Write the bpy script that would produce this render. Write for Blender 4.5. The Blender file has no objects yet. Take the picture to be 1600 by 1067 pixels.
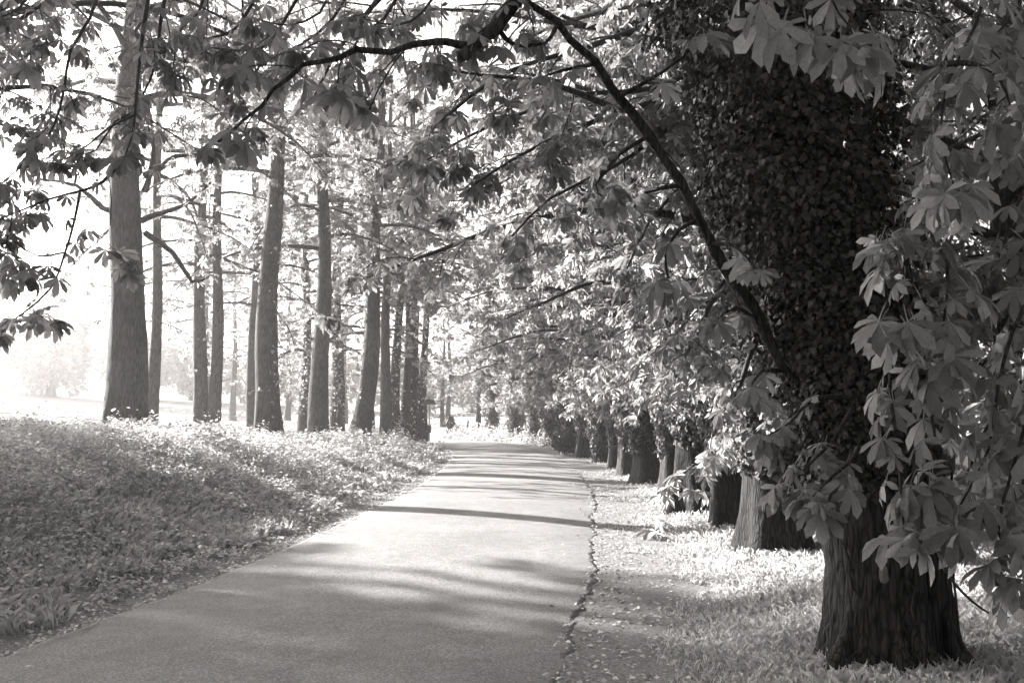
import bpy, math
import numpy as np
from mathutils import Vector, Matrix

# ------------------------------------------------------------------ camera, sky, sun, exposure
scene = bpy.context.scene
CAM_H, FPX = 1.6, 1556.0                 # eye height; focal length in pixels of a 1600 px wide picture
PITCH = math.atan((640 - 533.5) / FPX)
cam_d = bpy.data.cameras.new("camera")
cam_d.sensor_width = 36.0
cam_d.lens = FPX / 1600 * 36
cam_d.clip_start = 0.05
cam_d.clip_end = 3000
cam = bpy.data.objects.new("camera", cam_d)
scene.collection.objects.link(cam)
cam.location = (0, 0, CAM_H)
cam.rotation_euler = (math.pi / 2 + PITCH, 0, 0)
scene.camera = cam

SUN_EL, SUN_AZ = math.radians(21), math.radians(56)      # azimuth measured from +Y (ahead) towards -X (left)
SUN_DIR = Vector((-math.sin(SUN_AZ) * math.cos(SUN_EL), math.cos(SUN_AZ) * math.cos(SUN_EL), math.sin(SUN_EL)))
world = bpy.data.worlds.new("World")
scene.world = world
world.use_nodes = True
wn, wl = world.node_tree.nodes, world.node_tree.links
wn.clear()
sky = wn.new("ShaderNodeTexSky")
sky.sky_type = 'NISHITA'
sky.sun_disc = False
sky.sun_elevation = SUN_EL
sky.sun_rotation = 2 * math.pi - SUN_AZ
sky.air_density, sky.dust_density = 1.0, 3.0
bw = wn.new("ShaderNodeRGBToBW")          # the photograph is monochrome
tint = wn.new("ShaderNodeMix"); tint.data_type = 'RGBA'; tint.blend_type = 'MULTIPLY'
tint.inputs[0].default_value = 1.0
tint.inputs[7].default_value = (1.0, 0.955, 0.93, 1)
bg = wn.new("ShaderNodeBackground"); bg.inputs[1].default_value = 0.06
wo = wn.new("ShaderNodeOutputWorld")
wl.new(sky.outputs[0], bw.inputs[0]); wl.new(bw.outputs[0], tint.inputs[6])
wl.new(tint.outputs[2], bg.inputs[0]); wl.new(bg.outputs[0], wo.inputs[0])

sun_d = bpy.data.lights.new("sun", 'SUN')
sun_d.energy = 5.0
sun_d.angle = math.radians(0.5)
sun_d.color = (1.0, 0.965, 0.94)
sun = bpy.data.objects.new("sun", sun_d)
scene.collection.objects.link(sun)
sun.rotation_euler = (-SUN_DIR).to_track_quat('-Z', 'Y').to_euler()
sun.location = SUN_DIR * 60

scene.view_settings.view_transform = 'Standard'
scene.view_settings.look = 'None'
scene.view_settings.exposure = 3.0
scene.view_settings.gamma = 1.0
scene.view_settings.use_curve_mapping = False
cy = scene.cycles
cy.use_denoising = True
cy.max_bounces = 7
cy.diffuse_bounces = 5
cy.glossy_bounces = 2
cy.transmission_bounces = 4
cy.volume_bounces = 0
cy.transparent_max_bounces = 4
cy.sample_clamp_indirect = 6

# ------------------------------------------------------------------ helpers
RNG = np.random.default_rng(11)
UP = np.array([0.0, 0.0, 1.0])
SP, CP = math.sin(PITCH), math.cos(PITCH)


def at(px, py, d):
    """pixel of the 1600x1067 photograph, at ground distance d ahead -> point"""
    u, v = (px - 800) / FPX, (533.5 - py) / FPX
    fy, fz = CP - SP * v, SP + CP * v
    k = d / fy
    return np.array([u * k, d, CAM_H + fz * k])


def project(P):
    P = np.asarray(P, float).reshape(-1, 3)
    y, z = P[:, 1], P[:, 2] - CAM_H
    f, u = CP * y + SP * z, -SP * y + CP * z
    f = np.where(f < 0.05, 0.05, f)
    return np.stack([800 + FPX * P[:, 0] / f, 533.5 - FPX * u / f, f], 1)


def nrm(a):
    a = np.asarray(a, float)
    return a / np.maximum(np.linalg.norm(a, axis=-1, keepdims=True), 1e-9)


def sstep(a, b, x):
    t = np.clip((np.asarray(x, float) - a) / (b - a), 0, 1)
    return t * t * (3 - 2 * t)


def make_mesh(name, V, F, mat, smooth=False, uv=None, attr=None):
    me = bpy.data.meshes.new(name)
    V = np.asarray(V, np.float32); F = np.asarray(F, np.int32)
    n = len(F)
    me.vertices.add(len(V)); me.vertices.foreach_set("co", V.ravel())
    me.loops.add(n * 3); me.loops.foreach_set("vertex_index", F.ravel())
    me.polygons.add(n); me.polygons.foreach_set("loop_start", np.arange(0, 3 * n, 3, dtype=np.int32))
    if smooth:
        me.polygons.foreach_set("use_smooth", np.ones(n, bool))
    if uv is not None:
        l = me.uv_layers.new(name="UVMap")
        l.data.foreach_set("uv", np.asarray(uv, np.float32)[F.ravel()].ravel())
    if attr is not None:
        for k, a in attr.items():
            at_ = me.attributes.new(k, 'FLOAT', 'POINT')
            at_.data.foreach_set("value", np.asarray(a, np.float32))
    me.update(calc_edges=True)
    me.materials.append(mat)
    return me


def link(name, data, parent=None, kind=None, label=None, cat=None, group=None):
    o = bpy.data.objects.new(name, data)
    scene.collection.objects.link(o)
    if parent is not None:
        o.parent = parent
    if kind: o["kind"] = kind
    if label: o["label"] = label
    if cat: o["category"] = cat
    if group: o["group"] = group
    return o


class Buf:
    def __init__(self): self.V, self.F, self.U, self.n = [], [], [], 0

    def add(self, V, F, U=None):
        self.V.append(V); self.F.append(np.asarray(F) + self.n); self.n += len(V)
        self.U.append(np.zeros((len(V), 2)) if U is None else U)

    def obj(self, name, mat, parent=None, smooth=True, off=(0, 0, 0), uv=False, **kw):
        if not self.V: return None
        me = make_mesh(name, np.concatenate(self.V) - np.asarray(off), np.concatenate(self.F), mat, smooth,
                       np.concatenate(self.U) if uv else None)
        return link(name, me, parent, **kw)


def ring_faces(nr, k, cap=True):
    F = []
    i = np.arange(nr - 1)[:, None] * k; j = np.arange(k)[None, :]; j2 = (j + 1) % k
    a, b, c, d = i + j, i + j2, i + k + j2, i + k + j
    F = np.concatenate([np.stack([a, b, c], -1).reshape(-1, 3), np.stack([a, c, d], -1).reshape(-1, 3)])
    if cap:
        m = (nr - 1) * k
        F = np.concatenate([F, np.array([[m, m + q, m + q + 1] for q in range(1, k - 1)])])
    return F


def frames(P):
    T = nrm(np.gradient(P, axis=0))
    ref = np.array([1.0, 0, 0]) if abs(T[0][0]) < 0.9 else np.array([0, 1.0, 0])
    N = np.zeros_like(P); n = ref
    for i in range(len(P)):
        n = n - T[i] * np.dot(n, T[i]); n = n / max(np.linalg.norm(n), 1e-6); N[i] = n
    return T, N, np.cross(T, N)


def tube(buf, P, R, k=6, rough=0.0, rg=RNG):
    P = np.asarray(P, float); R = np.asarray(R, float)
    T, N, B = frames(P)
    a = np.linspace(0, 2 * np.pi, k, endpoint=False)
    rr = R[:, None] * (1 + (rough * rg.standard_normal((len(P), k)) if rough else 0 * a[None]))
    V = P[:, None] + rr[..., None] * (np.cos(a)[None, :, None] * N[:, None] + np.sin(a)[None, :, None] * B[:, None])
    buf.add(V.reshape(-1, 3), ring_faces(len(P), k))


def smooth_path(P, step):
    """Catmull-Rom through control points, sampled about every step metres"""
    P = np.asarray(P, float)
    Q = np.concatenate([[2 * P[0] - P[1]], P, [2 * P[-1] - P[-2]]])
    out = []
    for i in range(1, len(Q) - 2):
        n = max(2, int(np.linalg.norm(Q[i + 1] - Q[i]) / step))
        t = np.linspace(0, 1, n, endpoint=False)[:, None]
        p0, p1, p2, p3 = Q[i - 1], Q[i], Q[i + 1], Q[i + 2]
        out.append(0.5 * (2 * p1 + (p2 - p0) * t + (2 * p0 - 5 * p1 + 4 * p2 - p3) * t ** 2 + (3 * p1 - p0 - 3 * p2 + p3) * t ** 3))
    out.append(P[-1:])
    return np.concatenate(out)


def grow(rg, p, d, L, n, bend, wob):
    pts = [np.asarray(p, float)]; d = nrm(d)
    for i in range(n):
        d = nrm(d + np.asarray(bend) / n + wob * rg.standard_normal(3))
        pts.append(pts[-1] + d * L / n)
    return np.array(pts)


_NK = RNG.uniform(-1, 1, (6, 2)); _NP = RNG.uniform(0, 7, 6)


def noise2(x, y, sc):
    s = 0
    for i in range(6):
        k = _NK[i] / np.linalg.norm(_NK[i]) * (0.6 + 0.25 * i)
        s = s + np.sin((x * k[0] + y * k[1]) * sc + _NP[i] + 1.7 * np.sin((y * k[0] - x * k[1]) * sc * 0.7 + i))
    return s / 6


# ------------------------------------------------------------------ materials
def material(name):
    m = bpy.data.materials.new(name); m.use_nodes = True
    nt = m.node_tree; nt.nodes.clear()
    out = nt.nodes.new("ShaderNodeOutputMaterial")
    return m, nt, out


def N(nt, t, **kw):
    n = nt.nodes.new(t)
    for k, v in kw.items():
        if k.startswith("i_"):
            key = k[2:]
            n.inputs[int(key) if key.isdigit() else key.replace("_", " ")].default_value = v
        else:
            setattr(n, k, v)
    return n


def ramp(nt, fac, stops):
    r = nt.nodes.new("ShaderNodeValToRGB")
    e = r.color_ramp.elements
    while len(e) < len(stops): e.new(0.5)
    for q, (p, v) in zip(e, stops):
        q.position = p; q.color = (v, v, v, 1)
    nt.links.new(fac, r.inputs[0])
    return r.outputs[0]


def math_(nt, op, a, b=None):
    n = nt.nodes.new("ShaderNodeMath"); n.operation = op
    for i, v in enumerate((a, b)):
        if v is None: continue
        if isinstance(v, (int, float)): n.inputs[i].default_value = v
        else: nt.links.new(v, n.inputs[i])
    return n.outputs[0]


def leaf_material(name, lo, hi, trans, rough=0.5, spec=0.25, veins=False, face=1.0):
    m, nt, out = material(name)
    geo = N(nt, "ShaderNodeNewGeometry")
    oi = N(nt, "ShaderNodeObjectInfo")
    fac = math_(nt, 'FRACT', math_(nt, 'ADD', geo.outputs["Random Per Island"], oi.outputs["Random"]))
    col = ramp(nt, fac, [(0.0, lo), (1.0, hi)])
    bs = N(nt, "ShaderNodeBsdfPrincipled", i_Roughness=rough)
    bs.inputs["Specular IOR Level"].default_value = spec
    tr = N(nt, "ShaderNodeBsdfTranslucent")
    if veins:
        uv = N(nt, "ShaderNodeUVMap")
        sp = N(nt, "ShaderNodeSeparateXYZ"); nt.links.new(uv.outputs[0], sp.inputs[0])
        au = math_(nt, 'ABSOLUTE', math_(nt, 'SUBTRACT', sp.outputs[0], 0.5))
        ph = math_(nt, 'ADD', math_(nt, 'MULTIPLY', sp.outputs[1], 62.0), math_(nt, 'MULTIPLY', au, -42.0))
        w = math_(nt, 'MULTIPLY', math_(nt, 'ADD', math_(nt, 'SINE', ph), 1.0), 0.5)
        mid = sstep_node(nt, au, 0.0, 0.05)
        mul = N(nt, "ShaderNodeMix", data_type='RGBA', blend_type='MULTIPLY'); mul.inputs[0].default_value = 1
        nt.links.new(col, mul.inputs[6])
        nt.links.new(ramp(nt, math_(nt, 'MULTIPLY', w, mid), [(0.0, 1.0), (1.0, 0.80)]), mul.inputs[7])
        nz = N(nt, "ShaderNodeTexNoise", i_Scale=9.0); 
        tc = N(nt, "ShaderNodeTexCoord"); nt.links.new(tc.outputs["Object"], nz.inputs["Vector"])
        mul2 = N(nt, "ShaderNodeMix", data_type='RGBA', blend_type='MULTIPLY'); mul2.inputs[0].default_value = 1
        nt.links.new(mul.outputs[2], mul2.inputs[6]); nt.links.new(ramp(nt, nz.outputs[0], [(0.3, 0.78), (0.7, 1.0)]), mul2.inputs[7])
        col = mul2.outputs[2]
        bp = N(nt, "ShaderNodeBump", i_Strength=0.5, i_Distance=0.004)
        nt.links.new(w, bp.inputs["Height"]); nt.links.new(bp.outputs[0], bs.inputs["Normal"])
    if face < 1:                             # the blade reflects less than it lets through
        fm = N(nt, "ShaderNodeMix", data_type='RGBA', blend_type='MULTIPLY'); fm.inputs[0].default_value = 1
        fm.inputs[7].default_value = (face, face, face, 1)
        nt.links.new(col, fm.inputs[6]); nt.links.new(fm.outputs[2], bs.inputs["Base Color"])
    else:
        nt.links.new(col, bs.inputs["Base Color"])
    nt.links.new(col, tr.inputs[0])
    mx = N(nt, "ShaderNodeMixShader"); mx.inputs[0].default_value = trans
    nt.links.new(bs.outputs[0], mx.inputs[1]); nt.links.new(tr.outputs[0], mx.inputs[2])
    nt.links.new(mx.outputs[0], out.inputs[0])
    return m


def sstep_node(nt, v, a, b):
    n = nt.nodes.new("ShaderNodeMapRange"); n.interpolation_type = 'SMOOTHSTEP'
    n.inputs[1].default_value, n.inputs[2].default_value = a, b
    nt.links.new(v, n.inputs[0])
    return n.outputs[0]


def bark_material(name, dark, light, scale=1.0, bump=0.9):
    m, nt, out = material(name)
    tc = N(nt, "ShaderNodeTexCoord")
    mp = N(nt, "ShaderNodeMapping"); mp.inputs["Scale"].default_value = (26 * scale, 26 * scale, 3.6 * scale)
    nt.links.new(tc.outputs["Object"], mp.inputs[0])
    n1 = N(nt, "ShaderNodeTexNoise", i_Scale=1.0, i_Detail=6.0, i_Roughness=0.65, i_Distortion=0.6)
    nt.links.new(mp.outputs[0], n1.inputs["Vector"])
    vo = N(nt, "ShaderNodeTexVoronoi", feature='DISTANCE_TO_EDGE', i_Scale=1.1)
    nt.links.new(mp.outputs[0], vo.inputs["Vector"])
    n2 = N(nt, "ShaderNodeTexNoise", i_Scale=1.6, i_Detail=3.0)
    nt.links.new(tc.outputs["Object"], n2.inputs["Vector"])
    h = math_(nt, 'ADD', math_(nt, 'MULTIPLY', n1.outputs[0], 0.8), math_(nt, 'MULTIPLY', sstep_node(nt, vo.outputs[0], 0.0, 0.22), 0.22))
    c1 = ramp(nt, h, [(0.32, dark), (0.8, light)])
    c2 = ramp(nt, n2.outputs[0], [(0.3, 0.65), (0.7, 1.0)])
    mul = N(nt, "ShaderNodeMix", data_type='RGBA', blend_type='MULTIPLY'); mul.inputs[0].default_value = 1
    nt.links.new(c1, mul.inputs[6]); nt.links.new(c2, mul.inputs[7])
    bs = N(nt, "ShaderNodeBsdfPrincipled", i_Roughness=0.9)
    bs.inputs["Specular IOR Level"].default_value = 0.15
    nt.links.new(mul.outputs[2], bs.inputs["Base Color"])
    bp = N(nt, "ShaderNodeBump", i_Strength=bump, i_Distance=0.025 / scale)
    nt.links.new(h, bp.inputs["Height"]); nt.links.new(bp.outputs[0], bs.inputs["Normal"])
    nt.links.new(bs.outputs[0], out.inputs[0])
    return m


def plain_material(name, v, rough=0.6, metal=0.0, var=0.12):
    m, nt, out = material(name)
    tc = N(nt, "ShaderNodeTexCoord")
    nz = N(nt, "ShaderNodeTexNoise", i_Scale=14.0, i_Detail=4.0)
    nt.links.new(tc.outputs["Object"], nz.inputs["Vector"])
    bs = N(nt, "ShaderNodeBsdfPrincipled", i_Roughness=rough, i_Metallic=metal)
    nt.links.new(ramp(nt, nz.outputs[0], [(0.3, v * (1 - var)), (0.7, min(1, v * (1 + var)))]), bs.inputs["Base Color"])
    nt.links.new(bs.outputs[0], out.inputs[0])
    return m


M = {}
M["leaf"] = leaf_material("chestnut_leaf", 0.18, 0.42, 0.55, 0.55, 0.12, veins=True, face=0.75)
M["leaf_mid"] = leaf_material("chestnut_foliage", 0.25, 0.47, 0.56, 0.6, 0.1, face=0.4)
M["leaf_far"] = leaf_material("far_foliage", 0.3, 0.5, 0.5, 0.6, 0.2)
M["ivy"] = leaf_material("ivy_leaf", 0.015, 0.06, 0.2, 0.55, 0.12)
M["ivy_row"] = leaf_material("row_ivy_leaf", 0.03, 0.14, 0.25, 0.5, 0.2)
M["herb"] = leaf_material("herb_leaf", 0.26, 0.66, 0.42, 0.6, 0.2)
M["grass"] = leaf_material("grass_blade", 0.28, 0.55, 0.4, 0.6, 0.2)
M["litter"] = leaf_material("dry_leaf", 0.18, 0.7, 0.15, 0.8, 0.1)
M["dark_bush"] = leaf_material("evergreen_leaf", 0.05, 0.13, 0.2, 0.45, 0.4)
M["bark"] = bark_material("chestnut_bark", 0.02, 0.13)
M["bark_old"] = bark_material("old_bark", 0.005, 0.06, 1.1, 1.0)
M["bark_row"] = bark_material("right_row_bark", 0.015, 0.10, 1.1, 0.9)
M["twig"] = plain_material("twig_bark", 0.022, 0.85, var=0.4)
M["wood"] = plain_material("weathered_wood", 0.1, 0.85, var=0.3)
M["scar"] = plain_material("bare_wood", 0.11, 0.85, var=0.35)
M["metal"] = plain_material("galvanised_post", 0.45, 0.45, 0.3)
M["white"] = plain_material("sign_white", 0.8, 0.4)
M["red"] = plain_material("sign_border", 0.16, 0.4)
M["black"] = plain_material("sign_black", 0.02, 0.4)

# asphalt
m, nt, out = material("worn_asphalt")
tc = N(nt, "ShaderNodeTexCoord")
n1 = N(nt, "ShaderNodeTexNoise", i_Scale=55.0, i_Detail=4.0, i_Roughness=0.85); nt.links.new(tc.outputs["Object"], n1.inputs["Vector"])
v1 = N(nt, "ShaderNodeTexVoronoi", i_Scale=60.0); nt.links.new(tc.outputs["Object"], v1.inputs["Vector"])
n2 = N(nt, "ShaderNodeTexNoise", i_Scale=0.7, i_Detail=5.0, i_Roughness=0.6); nt.links.new(tc.outputs["Object"], n2.inputs["Vector"])
n3 = N(nt, "ShaderNodeTexNoise", i_Scale=6.0, i_Detail=4.0); nt.links.new(tc.outputs["Object"], n3.inputs["Vector"])
c = ramp(nt, n1.outputs[0], [(0.33, 0.07), (0.5, 0.18), (0.68, 0.40)])
mul = N(nt, "ShaderNodeMix", data_type='RGBA', blend_type='MULTIPLY'); mul.inputs[0].default_value = 1
nt.links.new(c, mul.inputs[6]); nt.links.new(ramp(nt, n2.outputs[0], [(0.3, 0.78), (0.7, 1.1)]), mul.inputs[7])
mul2 = N(nt, "ShaderNodeMix", data_type='RGBA', blend_type='MULTIPLY'); mul2.inputs[0].default_value = 1
nt.links.new(mul.outputs[2], mul2.inputs[6]); nt.links.new(ramp(nt, n3.outputs[0], [(0.3, 0.85), (0.7, 1.08)]), mul2.inputs[7])
bs = N(nt, "ShaderNodeBsdfPrincipled", i_Roughness=0.8); bs.inputs["Specular IOR Level"].default_value = 0.3
nt.links.new(mul2.outputs[2], bs.inputs["Base Color"])
bp = N(nt, "ShaderNodeBump", i_Strength=0.8, i_Distance=0.006)
nt.links.new(math_(nt, 'ADD', n1.outputs[0], math_(nt, 'MULTIPLY', v1.outputs[0], -0.6)), bp.inputs["Height"]); nt.links.new(bp.outputs[0], bs.inputs["Normal"])
nt.links.new(bs.outputs[0], out.inputs[0])
M["asphalt"] = m

# ground: soil and grass, mixed by the attribute "grass"
m, nt, out = material("soil_and_grass")
tc = N(nt, "ShaderNodeTexCoord")
n1 = N(nt, "ShaderNodeTexNoise", i_Scale=38.0, i_Detail=5.0, i_Roughness=0.7); nt.links.new(tc.outputs["Object"], n1.inputs["Vector"])
n2 = N(nt, "ShaderNodeTexNoise", i_Scale=1.3, i_Detail=5.0); nt.links.new(tc.outputs["Object"], n2.inputs["Vector"])
ga = N(nt, "ShaderNodeAttribute", attribute_name="grass")
soil = ramp(nt, n1.outputs[0], [(0.3, 0.06), (0.7, 0.32)])
gr = ramp(nt, n1.outputs[0], [(0.25, 0.20), (0.75, 0.42)])
f = sstep_node(nt, math_(nt, 'ADD', ga.outputs["Fac"], math_(nt, 'MULTIPLY', math_(nt, 'SUBTRACT', n2.outputs[0], 0.5), 0.8)), 0.3, 0.7)
mx = N(nt, "ShaderNodeMix", data_type='RGBA'); nt.links.new(f, mx.inputs[0]); nt.links.new(soil, mx.inputs[6]); nt.links.new(gr, mx.inputs[7])
bs = N(nt, "ShaderNodeBsdfPrincipled", i_Roughness=0.95); bs.inputs["Specular IOR Level"].default_value = 0.1
nt.links.new(mx.outputs[2], bs.inputs["Base Color"])
bp = N(nt, "ShaderNodeBump", i_Strength=0.7, i_Distance=0.02)
nt.links.new(n1.outputs[0], bp.inputs["Height"]); nt.links.new(bp.outputs[0], bs.inputs["Normal"])
nt.links.new(bs.outputs[0], out.inputs[0])
M["ground"] = m

# ------------------------------------------------------------------ road line and terrain
CL = smooth_path([(-6.3, -30, 0), (-4.2, -12, 0), (-2.3, 0, 0), (-1.54, 6, 0), (-0.85, 11.3, 0), (-0.2, 20.7, 0), (-0.15, 31, 0),
                  (-0.65, 39, 0), (-1.75, 45, 0), (-3.6, 50, 0), (-7.2, 55.5, 0), (-13, 60, 0), (-23, 64, 0), (-45, 67, 0), (-95, 70, 0)], 0.1)
CLT = nrm(np.gradient(CL, axis=0)); CLN = np.stack([-CLT[:, 1], CLT[:, 0], 0 * CLT[:, 0]], 1)   # left-hand normal
HALF = 1.76


def lateral(x, y):
    """signed distance from the road's middle line (left +) and the index along it"""
    x = np.asarray(x, float).ravel(); y = np.asarray(y, float).ravel()
    s = np.empty(len(x)); idx = np.empty(len(x), int)
    C = CL[::5]; Nn = CLN[::5]
    for a in range(0, len(x), 4000):
        dx = x[a:a + 4000, None] - C[None, :, 0]; dy = y[a:a + 4000, None] - C[None, :, 1]
        d2 = dx * dx + dy * dy; i = d2.argmin(1); r = np.arange(len(i))
        sg = np.sign(dx[r, i] * Nn[i, 0] + dy[r, i] * Nn[i, 1])
        s[a:a + 4000] = sg * np.sqrt(d2[r, i]); idx[a:a + 4000] = i * 5
    return s, idx


BY = [(-40, 0.95), (0, 1.0), (12, 1.1), (20, 1.0), (28, 0.62), (33, 0.45), (38, 0.32), (45, 0.32), (55, 0.3), (70, 0.3), (900, 0.3)]


def terrain(x, y, micro=True):
    x = np.asarray(x, float); y = np.asarray(y, float); sh = x.shape
    s, _ = lateral(x, y); x = x.ravel(); y = y.ravel()
    e = np.abs(s) - HALF
    bank = np.interp(y, [b[0] for b in BY], [b[1] for b in BY])
    left = s > 0
    hl = bank * sstep(0.1, 4.2, e) + 0.03 * np.clip(e - 4, 0, 6) * sstep(60, 40, y)
    field = 0.075 * np.clip(-x - 11, 0, 60) * sstep(22, 80, y) + 0.017 * np.clip(y - 60, 0, 120)
    hl = hl + field
    hr = 0.06 * sstep(0.9, 2.0, e) + 0.017 * np.clip(y - 60, 0, 120) + 0.02 * np.clip(x - 10, 0, 60)
    far_r = 0.075 * np.clip(-x - 11, 0, 60) * sstep(22, 80, y)
    h = np.where(left, hl, hr + far_r)
    if micro:
        h = h + 0.03 * noise2(x, y, 1.6) * sstep(0.2, 1.5, e) + np.where(left, 0.11, 0.0) * noise2(x + 3, y, 0.9) * sstep(0.8, 2.5, e) * sstep(50, 40, y) + 0.012 * noise2(x, y, 7.0) * sstep(0.05, 0.5, e)
    h = h + 0.014 * noise2(x, y, 3.1) * np.exp(-(e / 0.3) ** 2)
    h = np.where(e < 0, h - 0.075 * sstep(0.3, 0.6, -e), h) - np.where(left, 0.007, -0.002)
    return h.reshape(sh)


def tz(x, y):
    return float(terrain(np.array([x]), np.array([y]))[0])


def axis(parts):
    a = []
    for lo, hi, st in parts:
        a.append(np.arange(lo, hi, st))
    return np.unique(np.concatenate(a + [[parts[-1][1]]]).round(4))


gx = axis([(-700, -120, 60), (-120, -30, 5), (-30, -10, 0.8), (-10, 7, 0.16), (7, 20, 0.8), (20, 100, 8), (100, 700, 60)])
gy = axis([(-60, -6, 4), (-6, 3, 0.5), (3, 30, 0.16), (30, 62, 0.4), (62, 130, 3), (130, 900, 60)])
X, Y = np.meshgrid(gx, gy)
Z = terrain(X, Y)
s_, i_ = lateral(X, Y)
e_ = np.abs(s_) - HALF
yy = Y.ravel()
grass = np.where(s_ > 0, sstep(0.9, 2.2, e_ + 0.35 * noise2(X.ravel(), yy, 1.1)) * (0.55 + 0.45 * sstep(7, 14, e_)),
                 sstep(0.7, 1.5, e_ + 0.3 * noise2(X.ravel(), yy, 1.3)))
nr_, nc_ = X.shape
ii = (np.arange(nr_ - 1)[:, None] * nc_ + np.arange(nc_ - 1)[None]).ravel()
F = np.concatenate([np.stack([ii, ii + 1, ii + nc_ + 1], 1), np.stack([ii, ii + nc_ + 1, ii + nc_], 1)])
me = make_mesh("ground", np.stack([X.ravel(), yy, Z.ravel()], 1), F, M["ground"], True, attr={"grass": grass})
link("ground", me, kind="structure")

# road: crowned strip with crumbled edges and a small thickness
rg = np.random.default_rng(3)
m_ = len(CL)
arc = np.concatenate([[0], np.cumsum(np.linalg.norm(np.diff(CL, axis=0), axis=1))])


def ragged(seed, amp):
    g = np.random.default_rng(seed); o = 0
    for f, a in ((0.5, 0.5), (1.3, 0.35), (3.1, 0.3), (7.3, 0.25), (15, 0.2)):
        o = o + a * np.sin(arc * f + g.uniform(0, 6)) * np.sin(arc * f * 0.37 + g.uniform(0, 6))
    return amp * (o + 0.12 * g.standard_normal(m_))


eL, eR = HALF + 0.02 + ragged(5, 0.05), HALF + 0.03 + ragged(8, 0.09)
cols = [1.0, 1.0, 0.97, 0.6, 0.2, -0.2, -0.6, -0.97, -1.0, -1.0]
zs = [-0.05, 0.0, 0.008, 0.03, 0.04, 0.04, 0.03, 0.008, 0.0, -0.05]
RV = []
base = np.array([0.017 * np.clip(CL[:, 1] - 60, 0, 120)]).T[:, 0] + 0.075 * np.clip(-CL[:, 0] - 11, 0, 60) * sstep(22, 80, CL[:, 1])
for c_, z_ in zip(cols, zs):
    off = np.where(c_ > 0, c_ * eL, c_ * eR)
    P = CL + CLN * off[:, None]
    P[:, 2] = base + z_ + 0.006 * noise2(P[:, 0], P[:, 1], 0.9) + 0.004
    RV.append(P)
RV = np.stack(RV, 1)
k = len(cols)
i = (np.arange(m_ - 1)[:, None] * k + np.arange(k - 1)[None]).ravel()
F = np.concatenate([np.stack([i, i + k + 1, i + 1], 1), np.stack([i, i + k, i + k + 1], 1)])
link("road", make_mesh("road", RV.reshape(-1, 3), F, M["asphalt"], True), kind="structure")

# ------------------------------------------------------------------ leaves
def leaf_template(seed, n=7, detail=2, droop=0.5):
    """palmate chestnut leaf: hub at origin, middle leaflet along +Y, blade normal +Z, longest leaflet = 1"""
    g = np.random.default_rng(seed)
    if n == 7: angs, lens = [0, 34, -34, 72, -72, 118, -118], [1, .97, .95, .8, .78, .5, .48]
    elif n == 6: angs, lens = [8, 46, -30, 88, -70, -115], [1, .92, .97, .65, .8, .5]
    else: angs, lens = [0, 40, -40, 84, -84], [1, .95, .95, .7, .7]
    V, F, U = [], [], []
    for an, ln in zip(angs, lens):
        a = math.radians(an + g.uniform(-7, 7)); ln = ln * g.uniform(0.9, 1.06)
        w = 0.168 * ln * g.uniform(0.85, 1.15)
        dr = droop * g.uniform(0.6, 1.4)
        if detail == 2:
            st = [(0.0, 0.0), (0.45, 0.78), (0.8, 0.98), (1.0, 0.0)]
        else:
            st = [(0.0, 0.0), (0.68, 1.0), (1.0, 0.0)]
        pts = []; uv = []
        fold = 0.45
        for t, ww in st:
            y, z = ln * t * (1 - 0.12 * dr * t), -ln * dr * t * t * 0.75
            if ww == 0:
                pts.append((0, y, z)); uv.append((0.5, t))
            elif detail == 2:
                pts += [(-w * ww, y, z + fold * w * ww * 0.6), (0, y, z), (w * ww, y, z + fold * w * ww * 0.6)]
                uv += [(0, t), (0.5, t), (1, t)]
            else:
                pts += [(-w * ww, y, z + 0.03), (w * ww, y, z + 0.03)]; uv += [(0, t), (1, t)]
        P = np.array(pts)
        R = np.array([[math.cos(a), math.sin(a), 0], [-math.sin(a), math.cos(a), 0], [0, 0, 1]])
        P = P @ R.T
        b = sum(len(v) for v in V)
        V.append(P); U += uv
        if detail == 2:
            f = [(0, 2, 1), (0, 3, 2), (1, 2, 5), (1, 5, 4), (2, 3, 6), (2, 6, 5), (4, 5, 7), (5, 6, 7)]
        else:
            f = [(0, 2, 3), (0, 3, 1)]
        F += [tuple(b + q for q in t) for t in f]
    b = sum(len(v) for v in V)
    if detail == 2:                          # leaf stalk
        V.append(np.array([(-0.016, 0, -0.01), (0.016, 0, -0.01), (0.0, -0.3, 0.09), (0.02, -0.55, 0.1), (-0.012, -0.55, 0.1)]))
        U += [(0.5, 0)] * 5
        F += [(b, b + 1, b + 2), (b + 2, b + 1, b + 3), (b, b + 2, b + 4)]
    return np.concatenate(V), np.array(F), np.array(U)


HI = [leaf_template(1, 7, 2, 0.45), leaf_template(2, 7, 2, 0.8), leaf_template(3, 5, 2, 0.6), leaf_template(4, 6, 2, 0.7), leaf_template(6, 7, 2, 0.25)]
LO = [leaf_template(21, 5, 1, 0.5), leaf_template(22, 5, 1, 0.8), leaf_template(23, 6, 1, 0.4)]
HI_MESH = [make_mesh("leaf", V, F, M["leaf"], False, U) for V, F, U in HI]


class Leaves:
    """positions, axes and sizes of many leaves"""
    def __init__(self): self.p, self.a, self.n, self.s = [], [], [], []

    def add(self, p, a, n, s):
        self.p.append(p); self.a.append(a); self.n.append(n); self.s.append(s)

    def arrays(self):
        p = np.concatenate(self.p); a = nrm(np.concatenate(self.a)); n = np.concatenate(self.n); s = np.concatenate(self.s)
        x = nrm(np.cross(a, n)); n = np.cross(x, a)
        return p, np.stack([x, a, n], 2), s


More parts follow.
